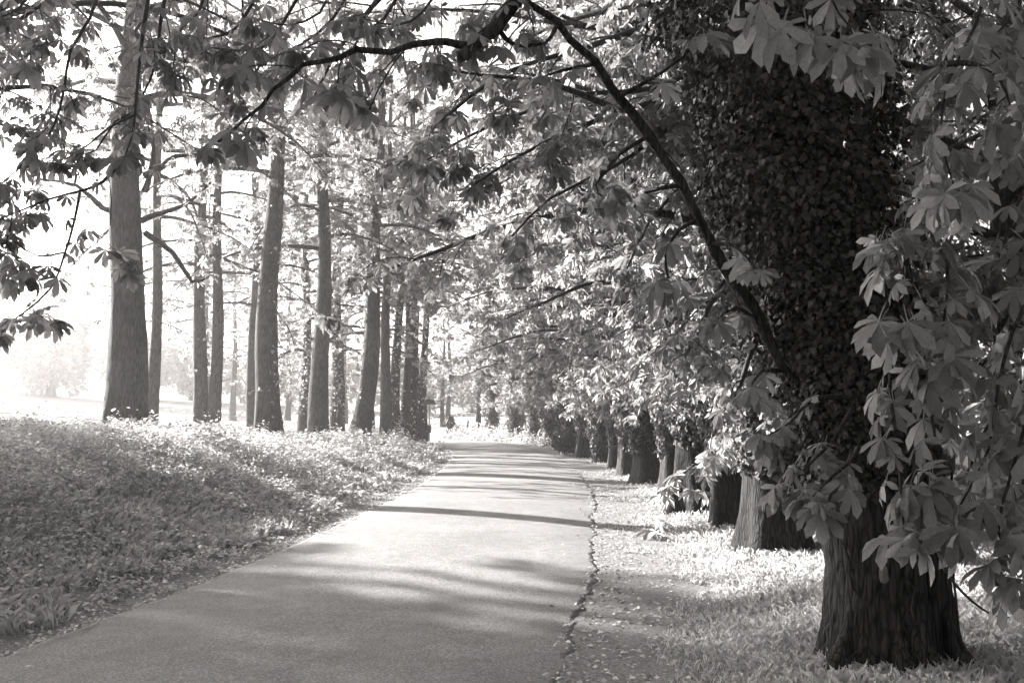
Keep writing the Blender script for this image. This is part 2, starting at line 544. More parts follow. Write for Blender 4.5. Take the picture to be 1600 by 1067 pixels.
def stamp(buf, T, p, R, s):
    """add template T=(V,F,U) at every frame"""
    if len(p) == 0: return
    V, F, U = T
    W = p[:, None] + s[:, None, None] * np.einsum('vj,nij->nvi', V, R)
    k = len(V)
    buf.add(W.reshape(-1, 3), (F[None] + (np.arange(len(p)) * k)[:, None, None]).reshape(-1, 3), np.tile(U, (len(p), 1)))


def leaf_nodes(rg, lv, P, size, spacing, per=2, tip=4, drop=0.75):
    """pairs of stalked leaves along a twig P and a rosette at its tip"""
    L = np.concatenate([[0], np.cumsum(np.linalg.norm(np.diff(P, axis=0), axis=1))])
    if L[-1] < 0.05: return
    m = max(1, int(L[-1] / spacing))
    q = np.repeat(np.linspace(0.15 * L[-1], L[-1], m), per)
    q = np.concatenate([q, np.full(tip, L[-1])]) + 0.03 * rg.standard_normal(m * per + tip)
    q = np.clip(q, 0, L[-1])
    B = np.stack([np.interp(q, L, P[:, j]) for j in range(3)], 1)
    T = nrm(P[-1] - P[0] + 1e-4)
    k = len(q)
    side = rg.standard_normal((k, 3)); side[:, 2] *= 0.4
    out = nrm(side + 0.5 * T)
    d = rg.uniform(0.35, 1.25, (k, 1)) * drop
    a = nrm(out - UP * d)
    n = nrm(UP + 0.8 * out + 0.35 * rg.standard_normal((k, 3)))
    s = size * rg.uniform(0.62, 1.15, k)
    hub = B + nrm(out - UP * 0.25) * (s * 0.55)[:, None]
    lv.add(hub, a, n, s)


def foliage_limb(rg, P, r0, r1, buf, lv, sec_from=0.25, gap=0.36, sec=(0.6, 1.3), size=0.16, spacing=0.17, k=6, droop=0.7, density=1.0, ksec=4, drop=0.75):
    P = np.asarray(P, float)
    tube(buf, P, np.linspace(r0, r1, len(P)), k, 0.06, rg)
    L = np.concatenate([[0], np.cumsum(np.linalg.norm(np.diff(P, axis=0), axis=1))])
    T = nrm(np.gradient(P, axis=0))
    q = sec_from * L[-1]; sgn = 1
    while q < L[-1]:
        b = np.array([np.interp(q, L, P[:, j]) for j in range(3)])
        t = nrm(np.array([np.interp(q, L, T[:, j]) for j in range(3)]))
        side = nrm(np.cross(t, UP) + 1e-4) * sgn
        d = nrm(0.45 * t + side * rg.uniform(0.4, 1) + UP * rg.uniform(-0.5, 0.45) + 0.25 * rg.standard_normal(3))
        ln = rg.uniform(*sec) * (1 - 0.35 * q / L[-1])
        S = grow(rg, b, d, ln, 4, (0, 0, -droop), 0.08)
        rr = np.interp(q, L, np.linspace(r0, r1, len(L))) * 0.45
        tube(buf, S, np.linspace(min(rr, 0.016), 0.004, len(S)), ksec)
        if rg.random() < density:
            leaf_nodes(rg, lv, S, size, spacing, drop=drop)
        q += gap * rg.uniform(0.6, 1.4); sgn = -sgn
    leaf_nodes(rg, lv, P[-3:], size, spacing, drop=drop)


def trunk_rings(buf, P, R, k, rg, flare=0.6, lobes=5, flare_h=0.35, ridge=0.022, seam=None):
    """bark-ridged trunk with a buttressed foot"""
    P = np.asarray(P, float); R = np.asarray(R, float)
    a = np.linspace(0, 2 * np.pi, k, endpoint=False)
    ph = rg.uniform(0, 6.28, 4)
    hgt = P[:, 2] - P[0, 2]
    fl = flare * np.exp(-np.maximum(hgt, 0) / flare_h)
    lob = 0.55 + 0.45 * np.cos(lobes * a + ph[0] + 0.6 * np.sin(a + ph[1]))
    rr = R[:, None] * (1 + fl[:, None] * lob[None])
    tw = a[None] + 0.08 * np.sin(hgt[:, None] * 1.3 + ph[2])
    rid = np.abs(np.sin(tw * k / 5.3 + 0.7 * np.sin(hgt[:, None] * 3 + ph[3]))) + 0.5 * np.sin(tw * 3 + ph[1] + 0.4 * hgt[:, None])
    rr = rr * (1 + ridge * (rid - 0.5) + 0.012 * rg.standard_normal(rr.shape))
    if seam is not None:
        rr = rr * seam(a, hgt)
    V = np.stack([P[:, 0][:, None] + rr * np.cos(a)[None], P[:, 1][:, None] + rr * np.sin(a)[None], np.repeat(P[:, 2][:, None], k, 1)], 2)
    buf.add(V.reshape(-1, 3), ring_faces(len(P), k))


IVY = (np.array([(0, -0.1, 0), (-0.5, 0.15, 0.1), (-0.3, 0.55, 0.04), (0, 1.0, -0.12), (0.3, 0.55, 0.04), (0.5, 0.15, 0.1)]),
       np.array([(0, 5, 1), (1, 5, 2), (2, 5, 4), (2, 4, 3)]), np.zeros((6, 2)))


HERBW = (np.array([(0, 0, 0), (-0.42, 0.4, 0.1), (0, 1, -0.15), (0.42, 0.4, 0.1)]), np.array([(0, 3, 1), (1, 3, 2)]), np.zeros((4, 2)))


def ivy_mesh(rg, path, r_in, r_out, n, size, mat, T=None):
    """leaves hanging in a sleeve round a stem path; r_in/r_out per path point"""
    L = np.linspace(0, 1, len(path))
    t = rg.uniform(0, 1, n)
    c = np.stack([np.interp(t, L, path[:, j]) for j in range(3)], 1)
    ri, ro = np.interp(t, L, r_in), np.interp(t, L, r_out)
    a = rg.uniform(0, 2 * np.pi, n)
    lump = 0.75 + 0.25 * np.sin(3 * a + 5 * t * len(path) * 0.4) * np.sin(7 * t * 3 + 2 * a) + 0.12 * rg.standard_normal(n)
    r = ri + (ro - ri) * np.clip(lump, 0.1, 1.3) * rg.uniform(0.35, 1, n) ** 0.5
    o = np.stack([np.cos(a), np.sin(a), 0 * a], 1)
    p = c + o * r[:, None]
    ax = nrm(o * 0.35 - UP * rg.uniform(0.3, 1.2, (n, 1)) + 0.45 * rg.standard_normal((n, 3)))
    nn = nrm(o + 0.5 * UP + 0.5 * rg.standard_normal((n, 3)))
    x = nrm(np.cross(ax, nn)); nn = np.cross(x, ax)
    b = Buf()
    stamp(b, T or IVY, p, np.stack([x, ax, nn], 2), size * rg.uniform(0.45, 1.5, n))
    return b


def cards(rg, p, out, size, T=IVY):
    n = len(p)
    ax = nrm(out * 0.6 - UP * rg.uniform(-0.2, 0.9, (n, 1)) + 0.6 * rg.standard_normal((n, 3)))
    nn = nrm(UP + 0.6 * out + 0.5 * rg.standard_normal((n, 3)))
    x = nrm(np.cross(ax, nn)); nn = np.cross(x, ax)
    b = Buf(); stamp(b, T, p, np.stack([x, ax, nn], 2), size * rg.uniform(0.6, 1.3, n))
    return b


# ------------------------------------------------------------------ chestnut crowns (shared by several trees)
def make_crown(seed, h0, h1, n, length, size=0.17, gap=0.42, sec=(0.6, 1.4), bias=None, el=(0.15, 0.9), spacing=0.2, droop=0.9, density=1.0, inner=None):
    """limbs + foliage round a vertical axis; returns two meshes (limbs, foliage)"""
    rg = np.random.default_rng(seed)
    lb, lv = Buf(), Leaves()
    for i in range(n):
        t = (i + rg.uniform(0, 0.8)) / n
        z = h0 + (h1 - h0) * t
        a = i * 2.399 + rg.uniform(-0.4, 0.4)
        if bias is not None and rg.random() < bias[1]:
            a = bias[0] + rg.normal(0, 0.7)
        ln = length * (1.0 - 0.55 * t ** 1.5) * rg.uniform(0.7, 1.15)
        e = el[0] + (el[1] - el[0]) * t + rg.uniform(-0.15, 0.15)
        d = np.array([math.cos(a) * math.cos(e), math.sin(a) * math.cos(e), math.sin(e)])
        P = grow(rg, (0.15 * math.cos(a), 0.15 * math.sin(a), z), d, ln, 9, (0, 0, -droop * (1 - 0.4 * t)), 0.07)
        foliage_limb(rg, P, 0.02 + 0.011 * ln, 0.008, lb, lv, 0.22, gap, sec, size, spacing, 5, 0.8, density, 3)
    if inner:                                # short leafy shoots close to the stem
        for i in range(inner[2]):
            a = i * 2.1 + rg.uniform(-0.5, 0.5); zz = rg.uniform(inner[0], inner[1]); e = rg.uniform(-0.2, 0.6)
            d = np.array([math.cos(a) * math.cos(e), math.sin(a) * math.cos(e), math.sin(e)])
            P = grow(rg, (0.12 * math.cos(a), 0.12 * math.sin(a), zz), d, rg.uniform(0.9, 1.9), 6, (0, 0, -0.8), 0.08)
            foliage_limb(rg, P, 0.018, 0.006, lb, lv, 0.2, 0.3, (0.3, 0.7), size, spacing, 4, 0.8, density, 3)
    p, R, s = lv.arrays()
    fb = Buf()
    pick = rg.integers(0, len(LO), len(p))
    for q, T in enumerate(LO):
        k_ = pick == q
        stamp(fb, T, p[k_], R[k_], s[k_])
    lm = make_mesh("limbs", np.concatenate(lb.V), np.concatenate(lb.F), M["bark"], True)
    fm = make_mesh("foliage", np.concatenate(fb.V), np.concatenate(fb.F), M["leaf_mid"], False)
    return lm, fm


CROWN_L = [make_crown(31, 6.6, 15.5, 22, 4.8, inner=(6.0, 13, 26)), make_crown(32, 7.0, 16, 22, 4.6, inner=(6.5, 13, 26)), make_crown(33, 6.4, 15, 22, 5.0, inner=(6.0, 12, 26))]
CROWN_LOW = [make_crown(41, 3.4, 13, 24, 4.4, el=(0.1, 0.9)), make_crown(42, 3.0, 12.5, 24, 4.2, el=(0.0, 0.9))]
CROWN_R = [make_crown(51, 3.2, 13, 30, 4.4, bias=(math.pi, 0.4), el=(0.45, 1.0), inner=(1.9, 5.0, 22)), make_crown(52, 3.0, 13, 30, 4.5, bias=(math.pi, 0.4), el=(0.4, 1.0), inner=(1.7, 5.0, 22)),
           make_crown(53, 3.4, 13.5, 30, 4.2, bias=(math.pi, 0.4), el=(0.5, 1.0), inner=(2.0, 5.0, 22))]
CROWN_SHADE = make_crown(71, 1.6, 10.5, 46, 4.3, gap=0.36, spacing=0.18, el=(0.1, 1.0), size=0.2, bias=(math.pi, 0.3), inner=(1.5, 8, 26))
CROWN_TOP = make_crown(61, 6.0, 13.5, 20, 4.6)


def tree_root(name, x, y, label, group, z=None):
    o = link(name, None, label=label, cat="tree", group=group)
    o.location = (x, y, (tz(x, y) if z is None else z) - 0.02)
    return o


def add_crown(root, crown, rot, off=(0, 0, 0), sc=1.0, scz=1.0):
    for nm, me, kd in (("limbs", crown[0], None), ("foliage", crown[1], "stuff")):
        o = link(nm, me, root, kind=kd)
        o.location = off; o.rotation_euler = (0, 0, rot); o.scale = (sc, sc, sc * scz)


def simple_trunk(root, r, h, lean=(0, 0), seed=0, k=26, mat="bark", flare=0.55, curve=0.0, name="trunk", off=(0, 0)):
    g = np.random.default_rng(seed)
    z = np.concatenate([np.linspace(-0.25, 1.2, 12), np.linspace(1.45, h, 26)])
    t = np.clip(z / h, 0, 1)
    P = np.stack([off[0] + lean[0] * (t + curve * np.sqrt(np.clip(t, 0, 1)) * (1 - t)) + 0.07 * np.sin(z * 0.75 + seed * 1.7), off[1] + lean[1] * t + 0.07 * np.cos(z * 0.6 + seed), z], 1)
    P[:, 0] -= 0.07 * np.sin(seed * 1.7); P[:, 1] -= 0.07 * np.cos(seed)
    b = Buf()
    trunk_rings(b, P, r * (1.04 - 0.8 * t ** 0.8) * (1 + 0.04 * np.sin(z * 2.1 + seed * 3)), k, g, flare, flare_h=0.5)
    b.obj(name, M[mat], root, True)
    return P


# ------------------------------------------------------------------ left row of chestnuts
GL = "chestnuts in the row left of the road"
LROW = [  # px, distance, radius, lean x, label
    (195, 20.0, 0.36, 0.05, 8, "thickest left trunk, standing in bank herbs nearest the camera", 0.5),
    (421, 28.0, 0.33, 0.25, 12, "straight ridged trunk with leafy ivy on its right side, second thick one from the left", 0.5),
    (500, 33.0, 0.31, 0.0, 13, "straight slender trunk between the ivy-edged trunk and the leaning one", 0.5),
    (556, 35.5, 0.33, 0.75, 16, "trunk leaning right with a wide flared foot close to the road", 0.8),
    (602, 41.0, 0.26, 0.25, 15, "pale smooth trunk just right of the leaning flared trunk", 0.4),
    (619, 42.5, 0.24, 0.3, 15, "second pale trunk right of the leaning one, paired with its neighbour", 0.4),
    (633, 43.5, 0.22, 0.1, 15, "dark far trunk at the left end of the cluster by the road sign", 0.4),
    (643, 44.5, 0.22, 0.1, 15, "dark far trunk in the middle of the cluster by the road sign", 0.4),
    (653, 45.5, 0.23, 0.0, 15, "dark far trunk just left of the road sign", 0.4),
    (663, 46.8, 0.23, 0.0, 15, "last trunk of the left row, behind the triangular road sign", 0.4),
]
IVYM = []
for q in range(3):
    g = np.random.default_rng(70 + q)
    path = np.stack([0.05 * np.sin(np.arange(12)), 0.05 * np.cos(np.arange(12)), np.linspace(1.1, 7.5, 12)], 1)
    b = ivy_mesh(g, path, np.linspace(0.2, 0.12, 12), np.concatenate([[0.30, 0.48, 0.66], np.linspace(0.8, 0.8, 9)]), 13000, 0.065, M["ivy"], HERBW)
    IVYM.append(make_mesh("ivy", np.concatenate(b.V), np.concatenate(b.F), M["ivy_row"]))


def sparse_ivy(root, seed, r, z0, z1, n, side, size=0.1):
    g = np.random.default_rng(seed)
    z = g.uniform(z0, z1, n); a = side + g.normal(0, 0.8, n)
    o = np.stack([np.cos(a), np.sin(a), 0 * a], 1)
    p = o * (r * (1 - 0.05 * z)[:, None] + g.uniform(0.0, 0.14, n)[:, None]) + np.stack([0 * z, 0 * z, z], 1)
    b = cards(g, p, o, size)
    b.obj("ivy", M["herb"], root, False, kind="stuff")


for q, (px, d, r, lean, ln, label, fl) in enumerate(LROW):
    x = (px - 800) / FPX * d
    t = tree_root("chestnut_tree", x, d, label, GL)
    simple_trunk(t, r * (1.12 if q < 4 else 1.0), 15, (lean, 0), 100 + q, 30 if q < 4 else 16, "bark", fl * 1.3, 0.9 if q == 3 else 0)
    add_crown(t, CROWN_L[q % 3], q * 1.9)
    if q in (1, 3, 5, 7, 9):
        sparse_ivy(t, q, r, 0.6, 8, 260, 0.0 if q < 4 else -0.8)
    if q == 0:
        lb, lv = Buf(), Leaves(); g = np.random.default_rng(5)
        o = np.array(t.location)
        for pts in ([(222, 345, 20), (245, 335, 19.9), (290, 320, 19.8), (330, 285, 19.7)], [(226, 275, 20), (255, 260, 19.9), (275, 244, 19.8), (350, 241, 19.6), (430, 232, 19.4)],
                    [(226, 300, 20), (236, 265, 20), (240, 220, 20), (230, 150, 20)], [(228, 365, 20), (270, 395, 19.7), (300, 440, 19.5), (330, 430, 19.4)], [(182, 330, 20), (160, 325, 19.8), (120, 290, 19.6), (60, 280, 19.5)]):
            P = smooth_path([at(*c) - o for c in pts], 0.4)
            foliage_limb(g, P, 0.075, 0.02, lb, lv, 0.3, 0.5, (0.3, 0.8), 0.16, 0.25, 6, 0.6, 0.45, 3)
        lb.obj("low_branch", M["bark"], t)
        p, R, s = lv.arrays(); fb = Buf(); stamp(fb, LO[0], p, R, s); fb.obj("foliage", M["leaf_mid"], t, False, kind="stuff")

# trees behind that row
BACK = [
    (237, 26.0, 0.17, 0.0, "thin leaning trunk half hidden behind the thickest left trunk", None),
    (314, 30.0, 0.24, -0.1, "twin-stemmed trunk standing on the bank left of the ivy-edged trunk", (0.38, 0.0, 0.21)),
    (398, 36.0, 0.25, -0.1, "kinked trunk hidden behind the left edge of the ivy-edged trunk", None),
    (474, 40.0, 0.22, 0.0, "slim trunk with leaf tufts behind the slender straight trunk", None),
    (526, 44.0, 0.34, 0.0, "wide shadowy trunk between the slender and the leaning trunks", None),
    (578, 43.0, 0.25, 0.1, "dark trunk hard behind the foot of the leaning trunk", None),
]
for q, (px, d, r, lean, label, twin) in enumerate(BACK):
    x = (px - 800) / FPX * d
    t = tree_root("chestnut_tree", x, d, label, "chestnuts behind the left row")
    simple_trunk(t, r, 14, (lean, 0), 140 + q, 18, "bark", 0.6)
    if twin:
        simple_trunk(t, twin[2], 14, (0.05, 0.1), 150 + q, 18, "bark", 0.5, off=(twin[0], twin[1]))
    add_crown(t, CROWN_LOW[q % 2], 0.7 + q * 1.3, (0, 0, (2.2, 1.6, 1.2, 0.4, 0.2, 1.0)[q]))
    if q in (3, 4):
        sparse_ivy(t, 20 + q, r, 1.0, 7, 500, -1.2)
    if q in (1, 2):
        sparse_ivy(t, 20 + q, r + (0.1 if q == 1 else 0), 2.0, 8, 220, 0.2)

# ------------------------------------------------------------------ right row, ivy-clad
GR = "ivy-clad chestnuts in the row right of the road"
RROW = [
    (1205, 11.0, 0.33, "dark ivy-clad trunk with a broad mossy foot, nearest behind the big foreground tree"),
    (1142, 13.3, 0.22, "narrow pale-edged trunk next beyond the broad-footed ivy tree"),
    (1087, 15.4, 0.31, "stout ridged trunk under ivy, third back along the right row"),
    (1050, 18.2, 0.22, "pale-edged narrow trunk with a rooty foot, fourth along the right row"),
    (1009, 21.6, 0.26, "dark trunk with one bright sunlit edge, fifth along the right row"),
    (985, 24.4, 0.24, "ivy-hung trunk sixth along the right row"),
    (966, 27.2, 0.24, "ivy-hung trunk seventh along the right row, by a grass tuft"),
    (940, 30.2, 0.24, "ivy-hung trunk eighth along the right row"),
    (915, 33.4, 0.27, "bare-footed grey trunk ninth along the right row"),
    (893, 37.0, 0.25, "ivy-hung trunk tenth along the right row behind a glossy bush"),
]
FAR_R = [(2.25, 41.0), (1.75, 44.5), (1.1, 48.0), (0.2, 51.3), (-1.1, 55.0)]
roots_R = []
for q, (px, d, r, label) in enumerate(RROW):
    roots_R.append(((px - 800) / FPX * d, d, r, label))
for q, (x, y) in enumerate(FAR_R):
    roots_R.append((x, y, 0.25, ["first", "second", "third", "fourth", "fifth"][q] + " ivy column from the right in the far clump at the bend"))
TR = []
for q, (x, y, r, label) in enumerate(roots_R):
    t = tree_root("ivy_clad_chestnut_tree", x, y, label, GR); TR.append(t)
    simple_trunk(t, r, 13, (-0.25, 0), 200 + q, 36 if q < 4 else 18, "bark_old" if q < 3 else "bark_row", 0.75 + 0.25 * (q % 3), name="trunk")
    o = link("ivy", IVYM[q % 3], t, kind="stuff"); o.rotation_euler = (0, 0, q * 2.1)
    o.location.z = -1.05 if q >= 10 else (-0.25, -0.4, -0.3, -0.4, -0.5, -0.7, -0.6, -0.9, -0.6, -1.0)[q]
    o.scale = (max(0.9, r / 0.27),) * 2 + (1.0 + 0.08 * (q % 3),)
    add_crown(t, CROWN_R[q % 3], (q % 5 - 2) * 0.25)

# ------------------------------------------------------------------ hero trees: leaves as parts
def put_leaves(root, lv, budget=300, mat="leaf"):
    """the leaves that show largest become parts, the others one mass"""
    p, R, s = lv.arrays()
    pr = project(p)
    vis = (pr[:, 0] > -40) & (pr[:, 0] < 1640) & (pr[:, 1] > -40) & (pr[:, 1] < 1110) & (p[:, 1] > 0.5)
    score = np.where(vis, s / pr[:, 2], -1)
    order = np.argsort(-score)
    top = [i for i in order[:budget] if score[i] > 0]
    g = np.random.default_rng(len(p)); pick = g.integers(0, len(HI), len(p))
    o = np.array(root.location)
    for i in top:
        ob = bpy.data.objects.new("leaf", HI_MESH[pick[i]])
        scene.collection.objects.link(ob); ob.parent = root
        Mx = np.eye(4); Mx[:3, :3] = R[i] * s[i]; Mx[:3, 3] = p[i] - o
        ob.matrix_basis = Matrix(Mx.tolist())
    rest = np.ones(len(p), bool); rest[top] = False
    fb = Buf()
    for q in range(len(HI)):
        k_ = rest & (pick == q)
        stamp(fb, HI[q], p[k_], R[k_], s[k_])
    fb.obj("foliage", M[mat], root, False, off=o, uv=True, kind="stuff")


def pix_path(pts, d=None, step=0.15):
    return smooth_path([at(c[0], c[1], c[2] if len(c) > 2 else d) for c in pts], step)


# --- foreground tree, right
g = np.random.default_rng(91)
T1 = tree_root("foreground_chestnut_tree", 2.34, 6.3, "huge dark ivy-covered double trunk in the right foreground with hanging leaves", None)
o1 = np.array(T1.location)
lb, lv = Buf(), Leaves()


def seam(a, h):
    # two fused stems: a deep groove facing the camera, a shallower one behind
    w = np.abs(((a - (1.5 * np.pi + 0.55)) + np.pi) % (2 * np.pi) - np.pi)
    w2 = np.abs(((a - 1.2) + np.pi) % (2 * np.pi) - np.pi)
    return 1 - 0.45 * np.exp(-(w[None] / 0.2) ** 2) * (0.75 + 0.25 * np.cos(h[:, None] * 3)) - 0.15 * np.exp(-(w2[None] / 0.3) ** 2)


z = np.concatenate([np.linspace(-0.25, 2.2, 50), np.linspace(2.35, 11, 30)])
cx = np.interp(z, [-1, 0.6, 1.6, 3.0, 4.4, 7, 11], [0.03, 0, -0.14, -0.48, -0.68, -0.85, -1.0])
tb = Buf()
trunk_rings(tb, np.stack([cx, 0 * z, z], 1), np.interp(z, [-1, 0.3, 1.0, 2.5, 5, 11], [0.40, 0.36, 0.345, 0.30, 0.24, 0.08]), 120, g, 0.62, 6, 0.28, 0.015, seam)
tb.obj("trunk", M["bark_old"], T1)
sb = Buf()                                   # root buttress and bare patches of wood
for (qx, qy, dx, dy, hh, rr) in ((-0.05, -0.30, -0.02, -0.22, 0.45, 0.13), (0.26, -0.24, 0.2, -0.16, 0.34, 0.12), (-0.3, -0.2, -0.22, -0.14, 0.36, 0.13), (0.12, -0.3, 0.1, -0.3, 0.22, 0.09), (-0.2, -0.28, -0.12, -0.24, 0.24, 0.1)):
    tt = np.linspace(0, 1, 8)
    tube(sb, np.stack([qx + dx * tt ** 1.6, qy + dy * tt ** 1.6, hh * (1 - tt) - 0.14 * tt], 1), rr * (0.2 + 0.55 * tt), 12, 0.1, g)
sb.obj("root_buttress", M["bark_old"], T1)
for (ax_, ay_, az_, w_, h_) in ((-0.14, -0.32, 0.60, 0.03, 0.075),):
    sc_ = Buf()
    P = np.array([(ax_, ay_ + 0.03, az_ - h_), (ax_ + 0.004, ay_ - 0.006, az_ - h_ * 0.4), (ax_ - 0.004, ay_ - 0.008, az_ + h_ * 0.4), (ax_, ay_ + 0.03, az_ + h_)])
    tube(sc_, P, [0.006, w_, w_ * 0.9, 0.005], 9, 0.15, g)
    sc_.obj("bare_wood_patch", M["scar"], T1)
for q in range(4):                           # creeping ivy stems on the bare foot
    a0 = 1.5 * np.pi + g.uniform(-1.0, 1.0)
    zz = np.linspace(g.uniform(-0.02, 0.3), g.uniform(0.8, 1.5), 14)
    aa = a0 + np.cumsum(g.normal(0, 0.06, 14))
    rr = 0.37 + 0.2 * np.exp(-zz / 0.3) * 0.55 + 0.02
    vb = Buf(); tube(vb, np.stack([rr * np.cos(aa), rr * np.sin(aa), zz], 1), np.full(14, g.uniform(0.004, 0.009)), 4)
    vb.obj("ivy_stem", M["bark_old"], T1)
zs_ = np.linspace(1.05, 8.5, 30)
path = np.stack([np.interp(zs_, z, cx), 0 * zs_, zs_], 1)
ri = np.interp(zs_, [1, 2.5, 5, 9], [0.34, 0.29, 0.2, 0.1])
ro = np.interp(zs_, [1.0, 1.5, 2.2, 3.0, 4.2, 6, 8.5], [0.40, 0.45, 0.52, 0.66, 0.85, 0.92, 0.7])
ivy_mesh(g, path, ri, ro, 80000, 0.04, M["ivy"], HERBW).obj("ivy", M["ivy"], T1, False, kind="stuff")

limb_a = pix_path([(1300, 690, 6.25), (1270, 640, 6.22), (1195, 520, 6.15), (1100, 360, 6.1), (1040, 255, 6.05), (960, 142, 5.95), (900, 62, 5.85), (830, 10, 5.7), (760, -70, 5.5)])
limb_a[1:-1] += 0.012 * g.standard_normal((len(limb_a) - 2, 3))
tube(lb, limb_a, np.interp(np.arange(len(limb_a)), [0, 3, len(limb_a) - 1], [0.065, 0.04, 0.02]) * (1 + 0.12 * g.standard_normal(len(limb_a))), 10, 0.08, g)
limb_b = smooth_path([at(1235, -330, 6.3), at(1010, -230, 6.0), at(850, -90, 5.6), at(805, 5, 5.4), at(770, 45, 5.35), at(735, 76, 5.3), at(716, 90, 5.28)], 0.15)
limb_b[1:-1] += 0.01 * g.standard_normal((len(limb_b) - 2, 3))
tube(lb, limb_b, np.linspace(0.065, 0.034, len(limb_b)), 10, 0.1, g)
limb_c = pix_path([(738, 72), (700, 64), (650, 68), (560, 84), (478, 102), (420, 140), (390, 190), (340, 222)], 5.3)
limb_c[1:-1] += 0.02 * g.standard_normal((len(limb_c) - 2, 3))
tube(lb, limb_c, np.linspace(0.024, 0.006, len(limb_c)), 7, 0.08, g)
limb_d = pix_path([(775, 20), (782, 50), (800, 68), (825, 72), (850, 68)], 5.4)
tube(lb, limb_d, np.linspace(0.018, 0.008, len(limb_d)), 6)
HANG1 = [  # twigs of the foreground tree (pixel, pixel, distance), with leaf size
    ([(1380, -260, 5.6), (1180, -80, 4.6), (1235, 5, 4.3), (1268, 45, 4.25), (1330, 72, 4.2)], 0.20, 0.16),
    ([(1380, -260, 5.6), (1300, -60, 4.8), (1310, 20, 4.7), (1350, 60, 4.6)], 0.17, 0.3),
    ([(1500, -260, 5.4), (1540, -40, 4.7), (1500, 90, 4.6), (1480, 130, 4.5), (1470, 210, 4.4), (1490, 290, 4.4)], 0.17, 0.15),
    ([(1480, 100, 4.6), (1520, 100, 4.5), (1560, 120, 4.4), (1580, 170, 4.3)], 0.19, 0.16),
    ([(1400, 300, 5.7), (1440, 315, 5.3), (1420, 345, 5.1), (1380, 370, 5.0)], 0.16, 0.14),
    ([(1440, 300, 5.6), (1450, 360, 5.0), (1480, 410, 4.8), (1475, 500, 4.7), (1460, 560, 4.7)], 0.19, 0.11),
    ([(1420, 330, 5.6), (1400, 400, 4.9), (1420, 470, 4.7), (1390, 520, 4.7)], 0.18, 0.13),
    ([(1420, 480, 5.5), (1440, 540, 4.9), (1450, 620, 4.7), (1465, 720, 4.65), (1440, 760, 4.6)], 0.18, 0.12),
    ([(1400, 540, 5.6), (1390, 600, 4.9), (1400, 680, 4.7), (1410, 790, 4.6), (1412, 830, 4.6)], 0.17, 0.14),
    ([(1700, 380, 5.0), (1600, 480, 4.7), (1560, 600, 4.6), (1545, 700, 4.6), (1500, 790, 4.5)], 0.18, 0.12),
    ([(1700, 500, 5.0), (1620, 620, 4.6), (1580, 740, 4.5), (1560, 830, 4.45), (1590, 900, 4.4)], 0.18, 0.11),
    ([(1680, 560, 5.4), (1560, 640, 5.0), (1520, 720, 4.9), (1475, 810, 4.8)], 0.17, 0.14),
    ([(1700, 240, 5.4), (1600, 300, 5.2), (1570, 380, 5.1), (1590, 440, 5.0)], 0.18, 0.14),
    ([(1330, 640, 5.8), (1300, 690, 5.4), (1270, 720, 5.3), (1235, 760, 5.3)], 0.16, 0.12),
    ([(1340, 620, 5.9), (1270, 625, 5.6), (1235, 660, 5.5), (1200, 680, 5.5)], 0.15, 0.13),
    ([(1340, 700, 5.8), (1330, 720, 5.3), (1300, 745, 5.2), (1270, 775, 5.1)], 0.16, 0.14),
    ([(1600, -120, 5.6), (1590, 20, 5.4), (1540, 60, 5.3), (1570, 100, 5.2)], 0.16, 0.16),
    ([(1660, 120, 5.6), (1600, 200, 5.5), (1570, 240, 5.4)], 0.16, 0.16),
    ([(1090, 345, 6.1), (1060, 360, 6.0), (1040, 400, 5.9), (1045, 440, 5.9)], 0.16, 0.16),
    ([(1060, 290, 6.1), (1010, 300, 5.9), (985, 330, 5.8), (960, 300, 5.8)], 0.16, 0.16),
    ([(1010, 215, 6.0), (970, 240, 5.8), (930, 290, 5.7), (945, 310, 5.7)], 0.15, 0.18),
    ([(930, 100, 5.9), (880, 110, 5.8), (850, 120, 5.7)], 0.15, 0.18),
    ([(970, 150, 5.9), (1040, 110, 5.7), (1100, 60, 5.6)], 0.16, 0.2),
    ([(1110, 380, 6.1), (1150, 385, 5.9), (1180, 420, 5.8)], 0.16, 0.17),
    ([(1180, 500, 6.15), (1150, 480, 5.9), (1120, 500, 5.9)], 0.15, 0.17),
    ([(1230, 580, 6.2), (1190, 580, 6.0), (1170, 610, 5.9)], 0.14, 0.17),
    ([(870, 40, 5.8), (850, 70, 5.6), (810, 50, 5.5)], 0.15, 0.18),
]
for pts, size, sp in HANG1:
    P = pix_path(pts, step=0.12)
    tube(lb, P, np.linspace(0.016, 0.004, len(P)), 5)
    leaf_nodes(g, lv, P[int(len(P) * 0.35):], size, sp, drop=1.2)
for limb, lo_, hi_ in ((limb_b, 0.55, 0.9), (limb_c, 0.0, 1.0)):
    n_ = len(limb)
    foliage_limb(g, limb[int(n_ * lo_):max(int(n_ * lo_) + 4, int(n_ * hi_))], 0.012, 0.006, lb, lv, 0.1, 0.2, (0.3, 0.75), 0.15, 0.15, 4, 0.7, 0.85, 4)
bt = pix_path([(1475, 885), (1492, 912), (1520, 940), (1550, 960), (1577, 964)], 5.9, 0.05)      # bare twig at its foot
bb = Buf(); tube(bb, bt, np.linspace(0.011, 0.004, len(bt)), 5); bb.obj("bare_twig", M["twig"], T1, off=o1)
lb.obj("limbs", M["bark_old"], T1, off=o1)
put_leaves(T1, lv, 300)
add_crown(T1, CROWN_TOP, 2.2, (-0.7, 0, 0))

